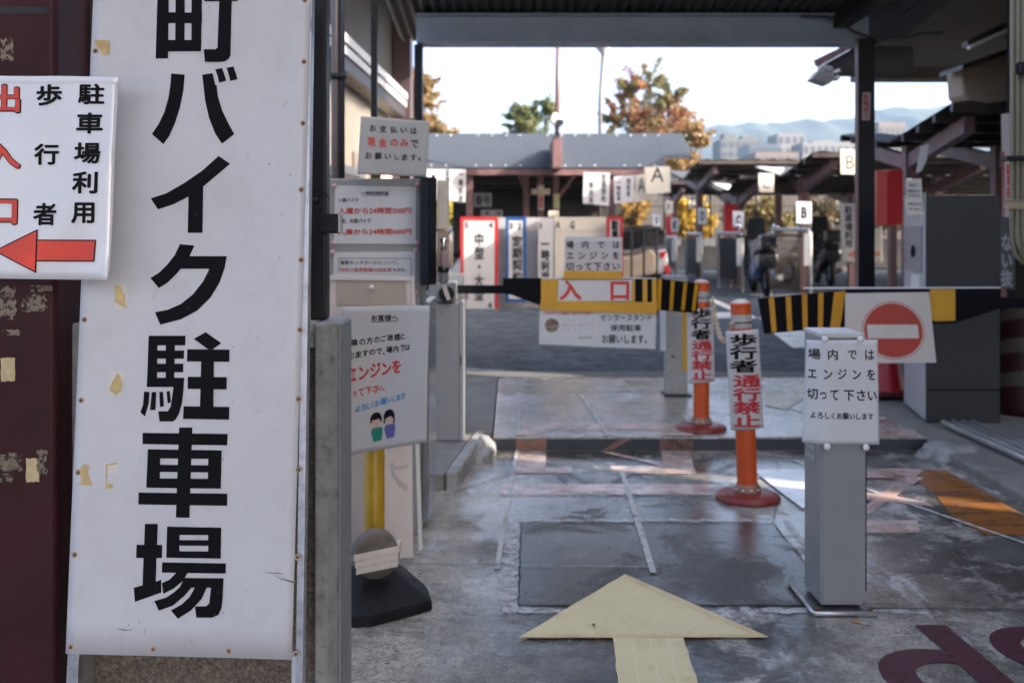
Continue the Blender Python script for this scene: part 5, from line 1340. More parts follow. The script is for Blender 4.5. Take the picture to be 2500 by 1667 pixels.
th, sh = framed("direction_board", "narrow red framed board with black characters at the shelter's right post", 1481, 529, 1521, 700, 13.55, 8, REDFRAME, group=GB)
text(sh, [("駐車場", 1493, 538, 1510, 610, 'v')], INK, th, bold=.05)
th, sh = framed("small_notice", "small white notice low on the partition under the blue framed board", 1278, 743, 1312, 765, 13.7, 0, None, "notice")
text(sh, [("駐車場", 1284, 747, 1306, 752), ("ご利用", 1284, 757, 1306, 762)], INKGREY, th, bold=.02)
GH = "signs hung under the shelter's eave"
for lab, c, cols in (("white hanging sign with two faint columns at the shelter's left end", [(1040, 412), (1138, 414), (1136, 494), (1040, 484)], [("一時利用", 1120, 416, 1132, 490), ("駐輪場", 1088, 414, 1098, 460)]),
                     ("white hanging sign left of the shelter's right post", [(1425, 421), (1489, 422), (1487, 503), (1423, 497)], [("一時利用", 1437, 425, 1449, 497), ("定期契約", 1468, 425, 1480, 490)]),
                     ("white hanging sign just right of the shelter's right post, half in shade", [(1499, 431), (1549, 427), (1548, 493), (1500, 497)], [("一時利用", 1505, 440, 1516, 492), ("契約者", 1530, 436, 1540, 480)])):
    sh = Sheet(c, 13.85, t=.012)
    th = thing("hanging_sign", lab, "sign", sh.c[3], GH)
    sh.mesh().build("board", M("board_bluish", (.48, .49, .52), .45, .04, 3), th)
    text(sh, [(s, a, b_, c2, d_, 'v') for s, a, b_, c2, d_ in cols], INKGREY, th, bold=.04)
for lab, c, tx, bd in (("cream sign with a slanted letter A behind the larger A sign", [(1551, 428), (1608, 419), (1602, 486), (1550, 494)], [(1558, 434), (1575, 470)], 1), ("large cream sign with letter A at the shelter roof's right corner", [(1573, 408), (1636, 406), (1637, 470), (1578, 475)], [(1589, 409), (1622, 445)], 0)):
    sh = Sheet(c, 13.9 if bd else 13.8, t=.012)
    th = thing("letter_sign", lab, "sign", sh.c[3], "letter signs of the parking rows")
    sh.mesh().build("board", M("letter_cream", (.70, .66, .56), .45, .04, 3), th)
    text(sh, [("A", tx[0][0], tx[0][1], tx[1][0], tx[1][1])], MC["grey_ink"], th, bold=0)
for i, (x0, y0, x1, y1, m_, lab, tx) in enumerate(((1313, 473, 1329, 514, M("pinkish_plate", (.56, .46, .48), .5), "narrow pinkish plate on the shelter's middle post", "禁煙"), (1351, 472, 1367, 510, M("yellow_plate", (.50, .50, .25), .5), "narrow yellow green plate right of the pinkish one", ""), (1156, 471, 1201, 506, M("dim_board", (.42, .40, .37), .5), "dim cream sign inside the shelter on the left", "番号"), (1173, 512, 1228, 530, M("dim_board2", (.50, .49, .46), .5), "low dim sign above the red framed board", "4 3"), (1338, 514, 1366, 530, M("beige_board", (.52, .46, .38), .5), "small beige box on the partition's top edge", ""))):
    d = 15.4 if i != 4 else 13.9
    th, sh = framed("small_sign", lab, x0, y0, x1, y1, d, 0, None, "sign", inner=m_)
    if tx: text(sh, [(tx, x0 + 4, y0 + 5, x1 - 4, y1 - 5)], REDINK if i == 0 else INKGREY, th, bold=.03)

# camera pole in front of the shelter
D = 13.4
cp = thing("camera_pole", "slim mauve pole with a white security camera on the central shelter roof", "camera pole", (fx(1362, D), D, YZ))
mb = MB(); mb.tube([PT(1360, 330, D), PT(1363, 90, D)], .034, 12); mb.build("pole", MAUVE, cp)
mb = MB(); mb.rect(1350, 334, 1372, 410, D - .05, 1.2, .005); mb.build("mount", MAUVE, cp)
mb = MB(); mb.tube([PT(1361, 335, D - .06), PT(1360, 308, D - .06)], .014, 8); mb.build("bracket", RUBBER, cp)
mb = MB(); mb.prism([PT(x, y, D - .18) for x, y in ((1345, 291), (1351, 275), (1368, 280), (1374, 296), (1372, 306), (1352, 304))], (0, .26, 0), .01); mb.build("camera_body", WHITEPLASTIC, cp)
mb = MB(); mb.rect(1359, 291, 1376, 305, D - .20, .04, .008); mb.build("camera_lens", GLASS, cp)
D = 19
lp = thing("lamp_post", "thin dark lamp post with a bulb shaped head behind the central shelter", "street lamp", (fx(1465, D), D, YZ))
mb = MB(); mb.tube([(fx(1464, D), D, YZ), PT(1465, 250, D), PT(1472, 135, D)], .036, 10); mb.build("pole", M("lamp_pole", (.06, .055, .055), .5), lp)
mb = MB(); mb.lathe(PT(1474, 134, D), [(.04, -.02), (.08, .04), (.15, .12), (.16, .24), (0, .3)], 20); mb.build("lamp_head", GREYBOX2, lp)

# ---------------------------------------------------------------- carport rows
def carport(label, xl, xr, dv, zv, ov, ze, posts, zb=YZ, arms=True, m=MAUVE):
    th = thing("carport", label, "carport", ((xl + xr) / 2, dv, zb), "rows of butterfly roofed carports")
    mb = MB(); T = .035
    for s_ in (-1, 1):
        n = int((xr - xl) / .16)
        slope(mb, xl, xr, dv + s_ * .03, zv, dv + s_ * ov, ze, n, .012)
    mb.build("roof_sheet", SHEETROOF, th, recalc=False)
    for k in range(1, 5):
        for s_ in (-1, 1):
            t = k / 4.0; y = dv + s_ * ov * t; z = zv + (ze - zv) * t
            mb = MB(); mb.box(xl, xr, y - .03, y + .03, z - .09, z - .02); mb.build("purlin", BROWNSTEEL, th)
    for px in posts:
        x = fx(px, dv)
        mb = MB(); mb.box(x - .07, x + .07, dv - .06, dv + .06, zb, zv - .05); mb.build("post", m, th)
        for s_ in (-1, 1):
            mb = MB(); e = Vector((x, dv + s_ * ov * .9, zv + (ze - zv) * .9 - .09)); a = Vector((x, dv + s_ * .03, zv - .14))
            q = Vector((.05, 0, 0)); h = Vector((0, 0, .15))
            mb.prism([a - q - h, a + q - h, a + q, a - q], e - a); mb.build("arm", m, th)
    return th
carport("front carport row at the right edge, darkest and nearest the camera", 3.93, 12, 10.4, 2.07, 1.5, 2.29, (2222, 2440))
carport("carport row with the B signs right of the thick steel post", 4.56, 18, 16.9, 2.07, 1.8, 2.33, (1962, 2290), m=MAUVE)
carport("lower carport row with the C signs left of the B row", 3.96, 18, 18.9, 1.88, 1.6, 2.11, (1806, 2080))
carport("long carport row whose straight roof line runs behind the C sign", 3.70, 18, 21.6, 2.26, 1.9, 2.53, (1707, 1900))
carport("rearmost low carport row near the yellow trees", 3.95, 26, 26.3, 2.08, 1.6, 2.36, (1646, 1777))
for x, y, w_, lab in ((1880, 412, 70, "pale skylight panel hanging under the B row's left edge"), (1762, 452, 46, "pale skylight panel under the roof left of the C sign")):
    mb = MB(); d = 17.2
    mb.prism([PT(x - w_ / 2, y - 4, d), PT(x + w_ / 2, y, d), PT(x + w_ * .35, y + 12, d - .3), PT(x + w_ * .2, y + 10, d - .3)], (0, 0, .01)); solo(mb, "skylight_panel", M("skylight_white", (.62, .64, .68), .5, .05, transl=.5), lab, "panel")

def letter(l, x0, y0, x1, y1, d, label, m_=None, bold=.03, post=None, g="letter signs of the parking rows"):
    sh = Sheet([(x0, y0), (x1, y0 + 1), (x1 - 1, y1), (x0 + 1, y1 - 1)], d, t=.012)
    th = thing("letter_sign", label, "sign", sh.c[3], g)
    sh.mesh().build("board", m_ or MC["letter_cream"], th)
    w_, h_ = x1 - x0, y1 - y0
    text(sh, [(l, x0 + w_ * .30, y0 + h_ * .24, x1 - w_ * .27, y1 - h_ * .22)], MC["grey_ink"] if m_ is None else INK, th, bold=bold)
GW = M("letter_white", (.58, .60, .63), .45, .04)
letter("B", 2052, 365, 2098, 426, 14.7, "cream letter B sign half hidden by the thick steel post", bold=-.005)
letter("B", 1944, 492, 1982, 546, 15.5, "white bold letter B plate on the B row's post", GW, .05)
letter("C", 1852, 423, 1890, 470, 14.8, "cream letter C sign hanging under the carport roof", bold=-.005)
letter("C", 1789, 515, 1817, 558, 17.0, "white bold letter C plate on the C row's post", GW, .05)
letter("D", 1703, 507, 1727, 548, 20.0, "small white letter D plate beside the yellow tree", GW, .05)
letter("E", 1681, 476, 1706, 510, 22, "small cream letter E sign above the yellow tree", bold=.0)
letter("E", 1637, 532, 1658, 566, 23.0, "small white letter E plate on the red box's post", GW, .05)
letter("F", 1623, 491, 1644, 521, 24, "tiny pale letter F sign left of the E sign", bold=.0)
letter("G", 1593, 523, 1613, 553, 26, "tiny bluish white plate behind the grey scooter's top", GW, .05)
for x0, x1, y0, y1, d, lab in ((1770, 1800, 498, 570, 18.4, "dark red fire extinguisher box on the C row's post"), (1627, 1645, 528, 576, 24.2, "small red fire extinguisher box beside the rear E plate")):
    th = thing("extinguisher_box", lab, "fire box", (fx((x0 + x1) / 2, d), d, YZ), "red extinguisher boxes on posts")
    mb = MB(); mb.rect(x0, y0, x1, y1, d, .2, .008); mb.build("box", REDPAINT, th)
    mb = MB(); mb.rect((x0 + x1) / 2 - 3, y1, (x0 + x1) / 2 + 3, HY + (EYE - YZ) * F / d, d + .06, .05); mb.build("post", MAUVE, th)
D = 12.0
sh = Sheet([(2052, 496), (2152, 500), (2156, 641), (2058, 640)], D, bend=lambda u, v: -.02 * (1 - u) * (1 - v), t=.008)
th = thing("direction_board", "cream board with a grey character column and orange arrow behind the thick steel post", "direction board", sh.c[3])
sh.mesh().build("board", M("board_aged", (.56, .54, .50), .5, .05, 3), th)
text(sh, [("駐車場利用", 2063, 502, 2083, 606, 'v'), ("出口", 2134, 510, 2150, 560, 'v')], INKGREY, th, bold=.04)
patch(sh, [[(2066, 622), (2090, 611), (2090, 616), (2150, 616), (2150, 628), (2090, 628), (2090, 632)]], M("faded_orange", (.58, .24, .14), .5), th, "arrow", .002)
mb = MB(); mb.box(fx(2104, D + .1), fx(2112, D + .1), D + .1, D + .15, YZ, fz(500, D)); mb.build("post", MAUVE, th)

# ---------------------------------------------------------------- metal gates
def gate(label, x0, x1, y0, dn, df, bars, seed=0, fill=None):
    """swing gate of a parking row: loop of pale tube with vertical bars"""
    th = thing("metal_gate", label, "gate", (fx((x0 + x1) / 2, dn), dn, YZ), "metal gates of the parking rows")
    A, B = Vector((fx(x0, df), df, 0)), Vector((fx(x1, dn), dn, 0))
    zt = fz(y0, dn); up = Vector((0, 0, 1))
    mb = MB(); mb.tube([A + up * YZ, A + up * (zt - .08), A.lerp(B, .04) + up * zt, A.lerp(B, .96) + up * zt, B + up * (zt - .08), B + up * YZ], .028, 10); mb.build("frame_tube", STEEL, th)
    for k in range(bars):
        t = (k + 1) / (bars + 1); p = A.lerp(B, t)
        mb = MB(); mb.tube([p + up * (YZ + .14), p + up * (zt - .06)], .010, 6); mb.build("bar", BROWNSTEEL, th)
    for z in (YZ + .14, zt - .10):
        mb = MB(); mb.tube([A.lerp(B, .01) + up * z, A.lerp(B, .99) + up * z], .014, 6); mb.build("rail", BROWNSTEEL, th)
    if fill:
        mb = MB(); a, b_ = A.lerp(B, fill[0]), A.lerp(B, fill[1])
        mb.prism([a + up * (YZ + .2), b_ + up * (YZ + .2), b_ + up * (zt - .12), a + up * (zt - .12)], (0, .02, 0)); mb.build("panel", M("gate_panel", (.05, .042, .046), .6, .2), th)
    mb = MB(); mb.prism([B + Vector((-.10, -.03, zt - .55)), B + Vector((-.01, -.03, zt - .55)), B + Vector((-.01, -.03, zt - .06)), B + Vector((-.10, -.03, zt - .06))], (0, .01, 0)); mb.build("label_plate", M("gate_label", (.55, .56, .57), .4), th)
gate("widest slatted metal gate in front of the B row's post", 1880, 1978, 560, 15.0, 16.2, 16)
gate("dark metal gate in front of the C row's red box", 1754, 1812, 570, 17.0, 18.5, 10, fill=(.05, .8))
gate("small dark metal gate beside the D row's post", 1676, 1712, 571, 19.5, 21, 8, fill=(.05, .8))
gate("tiny metal gate beside the rear E plate", 1628, 1650, 579, 22.5, 24, 6, fill=(.05, .8))
# thin rail before the grey scooter
rl = thing("guard_rail", "thin dark railing in front of the grey scooter", "railing", (fx(1580, 12.6), 12.6, YZ))
for x in (1542, 1572, 1603):
    mb = MB(); mb.tube([(fx(x, 12.6), 12.6, YZ), PT(x, 558 + (x - 1542) * .03, 12.6)], .014, 8); mb.build("rail_post", DARKSTEEL, rl)
mb = MB(); mb.tube([PT(1520, 560, 12.6), PT(1606, 560, 12.6)], .012, 8); mb.build("top_rail", DARKSTEEL, rl)
mb = MB(); mb.rect(1624, 674, 1676, 690, 12.4, .4, .01); solo(mb, "low_block", M("block_brown", (.24, .20, .18), .7), "low brown block on the yard behind the entry barrier's tip", "block")

# ---------------------------------------------------------------- motorcycles
def bike(label, x, d, heading, body, top, big=1.0, rack=True, tail=True, screen=False, cover=None, box=None, lit=None):
    base = Vector((x, d, YZ))
    th = thing("motorcycle", label, "motorcycle", base, "motorcycles parked in the yard")
    T = Matrix.Translation(base) @ Matrix.Rotation(heading, 4, 'Z') @ Matrix.Scale(big, 4)
    def B(mb, nm, m, par=th): return mb.xf(T).build(nm, m, par)
    for y, r in ((.66, .27), (-.60, .27)):
        mb = MB(); mb.torus((0, y, r + .0), r - .055, .055, (1, 0, 0), 26, 10); wh = B(mb, "wheel", RUBBER)
        mb = MB(); mb.lathe((-.03, y, r), [(.05, 0), (.19, .01), (.21, .03), (.19, .05), (.05, .06)], 22, (1, 0, 0)); B(mb, "rim", STEEL, wh)
    mb = MB(); mb.prism([(-.16, y, z) for y, z in ((-.82, .62), (-.75, .48), (-.42, .42), (-.30, .26), (.24, .24), (.34, .36), (.42, .62), (.50, .92), (.44, .98), (.32, .72), (.22, .50), (-.02, .46), (-.10, .60), (-.30, .70), (-.80, .74))], (.32, 0, 0), .045); B(mb, "body", body)
    mb = MB(); mb.prism([(-.14, y, z) for y, z in ((-.80, .745), (-.30, .705), (-.06, .62), (.0, .69), (-.30, .80), (-.78, .83))], (.28, 0, 0), .04); B(mb, "seat", cover or RUBBER)
    mb = MB(); mb.tube([(-.09, .68, .27), (-.07, .52, .75), (0, .44, .96)], .026); mb.tube([(.09, .68, .27), (.07, .52, .75), (0, .44, .96)], .026); B(mb, "fork", STEEL)
    mb = MB(); mb.prism([(-.075, y, z) for y, z in ((.34, .42), (.50, .58), (.68, .62), (.90, .50), (.92, .46), (.70, .57), (.52, .52), (.38, .36))], (.15, 0, 0), .02); B(mb, "front_fender", top)
    if top is not body:
        mb = MB(); mb.prism([(-.175, y, z) for y, z in ((-.45, .40), (-.30, .28), (.10, .28), (.14, .48), (-.20, .62), (-.42, .60))], (.35, 0, 0), .03); B(mb, "side_panel", top)
    mb = MB(); mb.tube([(-.36, .22, 1.0), (-.24, .36, 1.02), (0, .42, 1.0), (.24, .36, 1.02), (.36, .22, 1.0)], .02); B(mb, "handlebar", RUBBER)
    for s_ in (-1, 1):
        mb = MB(); mb.tube([(s_ * .24, .35, 1.02), (s_ * .32, .38, 1.16)], .008, 6); mb.blob((s_ * .33, .38, 1.20), (.065, .02, .042), 2); B(mb, "mirror", GLASS if not lit else lit)
    mb = MB(); mb.blob((0, .50, .90), (.10, .07, .09), 2); B(mb, "headlight", WHITEPLASTIC)
    if tail:
        mb = MB(); mb.box(-.13, .13, -.86, -.80, .60, .70, .02); B(mb, "tail_light", M("tail_red", (.55, .01, .02), .15, .05))
        mb = MB(); mb.box(-.09, .09, -.885, -.875, .40, .52); B(mb, "number_plate", M("plate_white", (.62, .62, .62), .4))
    mb = MB(); mb.prism([(-.27, .40, .40), (.27, .40, .40), (.30, .42, .70), (.22, .46, 1.02), (-.22, .46, 1.02), (-.30, .42, .70)], (0, .06, .01), .02); B(mb, "front_cowl", body)
    mb = MB(); mb.tube([(.16, -.05, .26), (.20, -.35, .28), (.21, -.80, .34)], .05, 12); B(mb, "exhaust", STEEL)
    mb = MB(); mb.box(-.10, .10, -.35, .10, .22, .42, .04); B(mb, "engine", DARKSTEEL)
    if screen:
        mb = MB(); mb.prism([(-.18, .46, .98), (.18, .46, .98), (.14, .34, 1.34), (-.14, .34, 1.34)], (0, .02, .01), .008); B(mb, "windscreen", GLASS)
    if box:
        mb = MB(); mb.box(-.15, .15, -.92, -.62, .84, 1.06, .05, seg=3); B(mb, "top_box", box)
    return th
WHITEBIKE = M("white_bodywork", (.55, .54, .53), .25, .05, coat=.5)
TANBIKE = M("tan_bodywork", (.42, .34, .25), .35, .08, 5, coat=.4)
DARKBIKE = M("black_bodywork", (.018, .018, .022), .25, .1, coat=.5)
BLUEBIKE = M("blue_bodywork", (.03, .12, .28), .25, .1, coat=.5)
# covered delivery scooter with a roof and white-and-red tail
D = 14.6
sc_ = thing("covered_scooter", "grey roofed delivery scooter with a cream body and red tail behind the railing", "scooter", (fx(1570, D), D, YZ))
def SP(m_, nm, pts, d0, dep, bev=.02, par=None):
    mb = MB(); mb.prism([PT(x, y, d0) for x, y in pts], (0, dep, 0), bev); return mb.build(nm, m_, par or sc_)
SP(TANBIKE, "body", ((1500, 640), (1510, 628), (1560, 622), (1590, 608), (1602, 622), (1604, 668), (1500, 690)), D, .42, .03)
SP(M("scooter_grey", (.16, .14, .12), .3, .1, coat=.4), "upper_body", ((1500, 615), (1545, 612), (1580, 600), (1590, 606), (1560, 621), (1505, 630)), D + .02, .38, .02)
SP(DARKBIKE, "roof", ((1520, 557), (1545, 552), (1585, 549), (1612, 553), (1626, 568), (1627, 576), (1600, 563), (1560, 560), (1522, 563)), D - .02, .5, .015)
SP(DARKBIKE, "rear_box", ((1575, 560), (1600, 562), (1626, 577), (1622, 596), (1604, 602), (1576, 600)), D, .42, .02)
SP(GLASS, "windscreen", ((1512, 565), (1570, 562), (1568, 606), (1500, 612)), D + .2, .02, .004)
SP(WHITEBIKE, "tail_cover", ((1604, 612), (1625, 608), (1632, 640), (1620, 668), (1606, 668)), D + .04, .36, .02)
SP(M("tail_red", (.55, .01, .02), .15, .05), "tail_light", ((1610, 618), (1628, 612), (1624, 624), (1614, 632)), D + .02, .36, .006)
SP(M("tail_red", (.55, .01, .02), .15, .05), "tail_light", ((1622, 648), (1634, 650), (1636, 662), (1626, 672)), D + .02, .36, .006)
for x in (1520, 1606):
    mb = MB(); mb.torus((fx(x, D + .2), D + .2, YZ + .24), .18, .06, (0, 1, 0), 26, 10); wl = mb.build("wheel", RUBBER, sc_)
    mb = MB(); mb.lathe((fx(x, D + .2), D + .17, YZ + .24), [(0, 0), (.14, .0), (.15, .03), (.14, .06), (0, .06)], 20, (0, 1, 0)); mb.build("rim", STEEL, wl)
bike("dark motorcycle with blue side panels between the C gate and the B gate", fx(1856, 16.6), 16.6, R(-4), DARKBIKE, BLUEBIKE, .95, screen=True, box=DARKBIKE, lit=CHROME, tail=False)
bike("black motorcycle seen from behind right of the B gate", fx(2012, 19.5), 19.5, R(-6), DARKBIKE, DARKBIKE, 1.0, screen=True, box=DARKBIKE, tail=False)
bike("second black motorcycle further back in the C row", fx(1880, 20.5), 20.5, R(25), DARKBIKE, DARKBIKE, .9, tail=False)
bike("white scooter with dark screen left of the red framed board", fx(1108, 15.2), 15.2, R(70), WHITEBIKE, WHITEBIKE, 1.05, screen=True, box=DARKBIKE)

# ---------------------------------------------------------------- rear wall, fence
mb = MB(); mb.box(fx(1500, 28), 16, 28, 28.2, YZ, fz(584, 28)); solo(mb, "rear_wall", M("grey_wall", (.15, .15, .155), .8, .1, 2, dirt=((.09, .09, .09), .6, 3)), "low grey wall along the back of the parking yard", "wall")
mb = MB(); mb.rect(1718, 582, 1748, 601, 27.9, .02); mb.rect(1640, 585, 1662, 600, 27.9, .02)
solo(mb, "wall_notice", M("wall_notice_white", (.56, .57, .58), .5), "white notices fixed on the low rear wall", "notice")
ft = thing("mesh_fence", "tall dark mesh fence above the low rear wall", "fence", (8, 28.1, fz(584, 28)))
for k in range(10):
    x = 3.0 + k * 1.3
    mb = MB(); mb.tube([(x, 28.1, fz(584, 28)), (x, 28.1, 2.7)], .03, 8); mb.build("fence_post", BROWNSTEEL, ft)
mb = MB()
for k in range(90):
    x = 3.0 + k * .13; mb.tube([(x, 28.1, .9), (x, 28.1, 2.65)], .006, 4)
for z in (1.0, 1.8, 2.6): mb.tube([(3, 28.1, z), (14.7, 28.1, z)], .012, 4)
mb.build("wire_mesh", BROWNSTEEL, ft)

# ---------------------------------------------------------------- trees
def leafmat(name, cols, sc_=.6):
    m = bpy.data.materials.new(name); m.use_nodes = True
    n, l = m.node_tree.nodes, m.node_tree.links
    b = n["Principled BSDF"]
    tc = n.new("ShaderNodeTexCoord"); nz = n.new("ShaderNodeTexNoise"); nz.inputs["Scale"].default_value = sc_; nz.inputs["Detail"].default_value = 6; nz.inputs["Roughness"].default_value = .75
    l.new(tc.outputs["Object"], nz.inputs["Vector"])
    rp = n.new("ShaderNodeValToRGB"); e = rp.color_ramp.elements
    e[0].position, e[0].color = .32, (*cols[0], 1); e[1].position, e[1].color = .68, (*cols[-1], 1)
    for i, c in enumerate(cols[1:-1]):
        q = e.new(.32 + .36 * (i + 1) / (len(cols) - 1)); q.color = (*c, 1)
    l.new(nz.outputs[0], rp.inputs[0]); l.new(rp.outputs[0], b.inputs["Base Color"])
    b.inputs["Roughness"].default_value = .6
    tr = n.new("ShaderNodeBsdfTranslucent"); l.new(rp.outputs[0], tr.inputs[0])
    ms = n.new("ShaderNodeMixShader"); ms.inputs[0].default_value = .4
    l.new(b.outputs[0], ms.inputs[1]); l.new(tr.outputs[0], ms.inputs[2]); l.new(ms.outputs[0], n["Material Output"].inputs[0])
    return m
AUT = leafmat("autumn_leaves", [(.045, .065, .03), (.07, .09, .035), (.12, .12, .04), (.20, .10, .04), (.22, .06, .035), (.28, .15, .03)], .9)
GRN = leafmat("green_leaves", [(.03, .05, .02), (.05, .085, .03), (.11, .12, .04), (.17, .10, .04)], .9)
ORG = leafmat("orange_leaves", [(.09, .085, .04), (.18, .12, .045), (.25, .155, .05), (.18, .085, .045)], 1.0)
YEL = leafmat("yellow_leaves", [(.16, .10, .02), (.34, .21, .02), (.44, .29, .03), (.22, .12, .02)], 1.2)
HED = leafmat("hedge_leaves", [(.035, .035, .018), (.06, .05, .025), (.12, .08, .03), (.20, .12, .03)])
def tree(label, clumps, d, m, n, leaf, trunk_x, seed, thick=.8, group="autumn trees behind the yard", name="tree", zb=0):
    rnd = random.Random(seed)
    base = Vector((fx(trunk_x, d), d, zb))
    th = thing(name, label, "tree", base, group)
    mb = MB(); k_ = d / F
    cs = [(PT(x, y, d), rx * k_, rz * k_) for x, y, rx, rz in clumps]
    tot = sum(a * b_ for _, a, b_ in cs)
    for c, rx, rz in cs:
        # each clump made of smaller twigs' worth of leaves
        tw = max(10, int(150 * rx * rz / tot))
        for _ in range(tw):
            v = Vector((rnd.gauss(0, 1), rnd.gauss(0, 1), rnd.gauss(0, 1))).normalized() * rnd.random() ** .45 * rnd.uniform(.85, 1.22)
            tc0 = c + Vector((v.x * rx, v.y * rx * thick, v.z * rz))
            rad = max(rx, rz) * rnd.uniform(.10, .26)
            ax_ = (v + Vector((0, 0, .5))).normalized()          # a twig points outwards and up
            for _ in range(int(n * rx * rz / tot / tw * rnd.uniform(.4, 1.6))):
                p = tc0 + ax_ * rnd.uniform(-1, 1) * rad * 1.5 + Vector((rnd.gauss(0, .45), rnd.gauss(0, .45), rnd.gauss(0, .3))) * rad
                a = Vector((rnd.gauss(0, 1), rnd.gauss(0, 1), rnd.gauss(0, .6))).normalized(); b_ = a.orthogonal().normalized()
                b_ = Matrix.Rotation(rnd.uniform(0, 6.28), 3, a) @ b_; c_ = a.cross(b_)
                s_ = leaf * rnd.uniform(.5, 1.25)
                mb.bm.faces.new([mb.bm.verts.new(p + q) for q in (b_ * s_, c_ * s_ * .55, -b_ * s_, -c_ * s_ * .55)])
    mb.build("crown", m, th, recalc=False)
    mb = MB(); top = max(cs, key=lambda q: q[0].z); zt = top[0]
    h = zt.z - zb
    mb.tube([base, base + Vector((.05 * h * .2, 0, h * .45)), base.lerp(zt, .7), zt], max(.05, h * .022), 8, .02)
    for c, rx, rz in cs:
        s0 = base.lerp(zt, rnd.uniform(.45, .7))
        mb.tube([s0, s0.lerp(c, .5) + Vector((0, 0, .1 * h * .2)), c + Vector((0, 0, rz * .4))], max(.03, h * .009), 6, .012)
    mb.build("trunk", BARK, th)
tree("large green and red autumn tree rising behind the shelter roof", [(1585, 195, 58, 42), (1535, 215, 48, 34), (1635, 232, 50, 36), (1545, 280, 70, 48), (1620, 295, 70, 46), (1500, 292, 36, 30), (1672, 300, 44, 32), (1580, 345, 110, 40)], 46, AUT, 22000, .085, 1590, 1)
tree("small autumn tree turning red at the right end of the shelter roof", [(1700, 330, 34, 26), (1668, 400, 50, 30), (1715, 350, 22, 20)], 44, ORG, 5000, .09, 1690, 2)
tree("low green tree crown behind the shelter left of the camera pole", [(1260, 290, 34, 32), (1300, 285, 32, 30), (1335, 268, 20, 34), (1280, 330, 55, 26)], 40, GRN, 9000, .07, 1290, 3)
tree("orange tree right beside the house at the upper left", [(1028, 200, 36, 36), (1045, 240, 34, 30), (1030, 305, 60, 34), (1075, 330, 40, 26), (1015, 260, 30, 60)], 30, ORG, 9000, .065, 1020, 4)
tree("yellow green shrub beyond the scooter left of the red framed board", [(1100, 520, 34, 40), (1078, 500, 22, 34), (1120, 545, 22, 24)], 24, leafmat("lime_leaves", [(.16, .20, .04), (.38, .36, .08), (.50, .42, .10), (.34, .14, .03)], 1.5), 3000, .06, 1100, 5, name="shrub")
tree("bright yellow tree glowing behind the E sign", [(1690, 520, 42, 40), (1665, 545, 30, 40), (1728, 545, 22, 34), (1700, 560, 40, 24)], 31, YEL, 7000, .06, 1692, 6)
tree("orange brown tree behind the railing and grey scooter", [(1530, 500, 40, 34), (1560, 520, 32, 34), (1505, 530, 30, 26)], 31, leafmat("brown_leaves", [(.07, .05, .02), (.16, .10, .03), (.34, .20, .03), (.10, .07, .03)], 1.0), 4500, .075, 1530, 7)
tree("brown leaved tree behind the gates of the C row", [(1860, 520, 52, 40), (1800, 530, 44, 40), (1900, 545, 40, 30)], 32, leafmat("olive_leaves", [(.05, .045, .02), (.10, .08, .03), (.20, .15, .04), (.07, .06, .02)], 1.0), 5000, .075, 1850, 8)
tree("dull green tree behind the B row right of the thick post", [(2010, 520, 70, 44), (2100, 530, 70, 44), (2190, 530, 70, 44), (1960, 540, 40, 34), (2300, 520, 80, 50)], 33, HED, 9000, .08, 2050, 9)
tree("dark hedge like tree along the yard's back behind the shelter", [(1250, 500, 90, 30), (1400, 500, 90, 30), (1160, 505, 50, 26)], 27, HED, 5000, .08, 1300, 10)

mb = MB(); mb.box(3.5, 24, 36, 42, -.03, 2.9); solo(mb, "storage_building", M("dark_cladding", (.045, .042, .04), .8, .3, 2), "long low dark building behind the fence and brown trees", "building")
# ---------------------------------------------------------------- town and hills
def block(label, x0, x1, y0, d, m, rows, cols, roof=None, dep=14, y1=470):
    th = thing("apartment_building", label, "building", (fx((x0 + x1) / 2, d), d, -.03), "distant buildings below the hills")
    mb = MB(); mb.box(fx(x0, d), fx(x1, d), d, d + dep, -.03, fz(y0, d)); mb.build("wall", m, th)
    X0, X1, Z1 = fx(x0, d), fx(x1, d), fz(y0, d); Z0 = fz(410, d)
    for r_ in range(rows):
        for c in range(cols):
            cx = X0 + (X1 - X0) * (c + .5) / cols; cz = Z1 - (Z1 - Z0) * (r_ + .6) / rows; w_ = (X1 - X0) / cols * .3; h_ = (Z1 - Z0) / rows * .28
            mb = MB(); mb.box(cx - w_, cx + w_, d - .05, d + .1, cz - h_, cz + h_); mb.build("window", M("far_window", (.03, .035, .045), .3, .1), th)
    if roof:
        for (a, b_, c) in roof:
            mb = MB(); mb.box(fx(a, d), fx(b_, d), d + 2, d + 8, Z1 + .01, fz(c, d)); mb.build("roof_hut", m, th)
WB = M("pale_building", (.11, .11, .115), .7, .05, .1)
GBW = M("grey_building", (.06, .066, .072), .7, .05, .1)
BRB = M("reddish_building", (.09, .07, .065), .7, .05, .1)
block("grey distant apartment block with a planted roof left of the mesh tower", 1760, 1860, 340, 330, GBW, 3, 6, [(1770, 1800, 325), (1815, 1850, 330)])
block("blue glazed low distant building in front of the grey block", 1828, 1906, 352, 300, M("blue_building", (.04, .055, .08), .4, .1, .1), 2, 7)
block("pale distant building with a tilted frame on its roof", 1898, 1966, 326, 360, WB, 3, 4)
block("long white distant building with small windows right of the frame roof", 1960, 2092, 348, 320, WB, 2, 8, [(1990, 2040, 342)])
block("glazed distant building with reddish side on the hill right of the post", 2146, 2212, 300, 420, BRB, 3, 5, [(2150, 2185, 296)])
block("low red roofed distant house among the blocks", 1845, 1950, 372, 240, BRB, 1, 6)
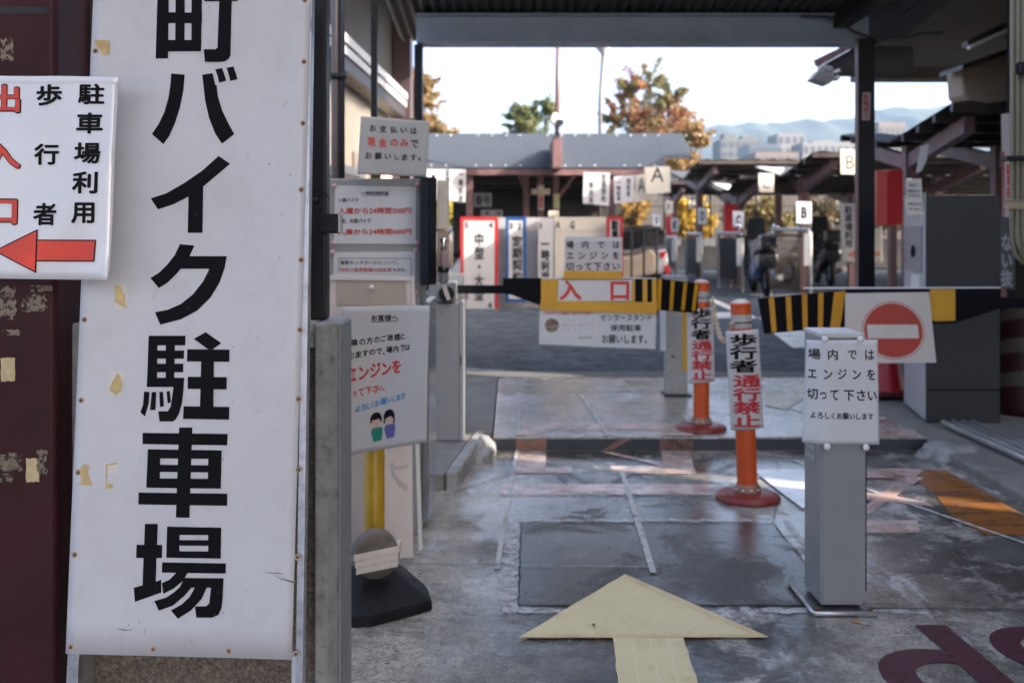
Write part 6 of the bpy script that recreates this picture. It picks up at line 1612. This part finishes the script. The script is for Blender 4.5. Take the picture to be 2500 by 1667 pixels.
ridge = [(600, 400), (900, 385), (1200, 372), (1400, 358), (1560, 340), (1640, 326), (1700, 316), (1740, 310), (1790, 308), (1830, 313), (1870, 305), (1930, 301), (1966, 296), (1974, 303), (2010, 298), (2060, 296), (2080, 286), (2130, 274), (2176, 267), (2195, 270), (2240, 268), (2290, 262), (2350, 258), (2450, 240), (2600, 220), (3000, 200), (4000, 240)]
from mathutils import noise as _n
def hill(name, D0, lift, xs, seed):
    mb = MB(); rows = []
    NX, NY = 420, 14
    rz = [q[0] for q in ridge]
    for i in range(NX + 1):
        px = xs[0] + (xs[1] - xs[0]) * i / NX
        for a, b_ in zip(ridge, ridge[1:]):
            if a[0] <= px <= b_[0]: t = (px - a[0]) / (b_[0] - a[0]); py = a[1] + (b_[1] - a[1]) * t
        top = fz(py + lift + 6 * _n.noise(Vector((px * .035, seed, 0))) + 5 * _n.noise(Vector((px * .11, seed, 3))) + 3 * _n.noise(Vector((px * .33, seed, 5))), D0)
        X = fx(px, D0); cl = []
        for j in range(NY + 1):
            t = j / NY
            z = top * (math.sin(t * math.pi / 2)) * (1 + .10 * _n.noise(Vector((px * .02, t * 6, seed))) * (1 - t) * t * 4)
            cl.append(mb.bm.verts.new((X, D0 - 500 * (1 - t), z - .05)))
        cl.append(mb.bm.verts.new((X, D0 + 200, top * .3)))
        rows.append(cl)
    for i in range(NX):
        for j in range(NY + 1):
            mb.bm.faces.new((rows[i][j], rows[i + 1][j], rows[i + 1][j + 1], rows[i][j + 1])).smooth = True
    return tag(mb.build(name, M("hill_forest", (.010, .016, .015), .9, .5, .02), recalc=False), None, None, kind="structure")
hill("hills", 1500, 0, (600, 4000), 1.3)

# ---------------------------------------------------------------- haze
mb = MB(); mb.box(-1600, 2100, -60, 1900, -1.1, 420)
hz = bpy.data.materials.new("haze_air"); hz.use_nodes = True
n, l = hz.node_tree.nodes, hz.node_tree.links
n.remove(n["Principled BSDF"])
pv = n.new("ShaderNodeVolumePrincipled"); pv.inputs["Color"].default_value = (.50, .74, 1, 1); pv.inputs["Density"].default_value = .0002; pv.inputs["Anisotropy"].default_value = .2
l.new(pv.outputs[0], n["Material Output"].inputs["Volume"])
o = mb.build("haze", hz); o["kind"] = "stuff"
bpy.data.objects.remove(_to)
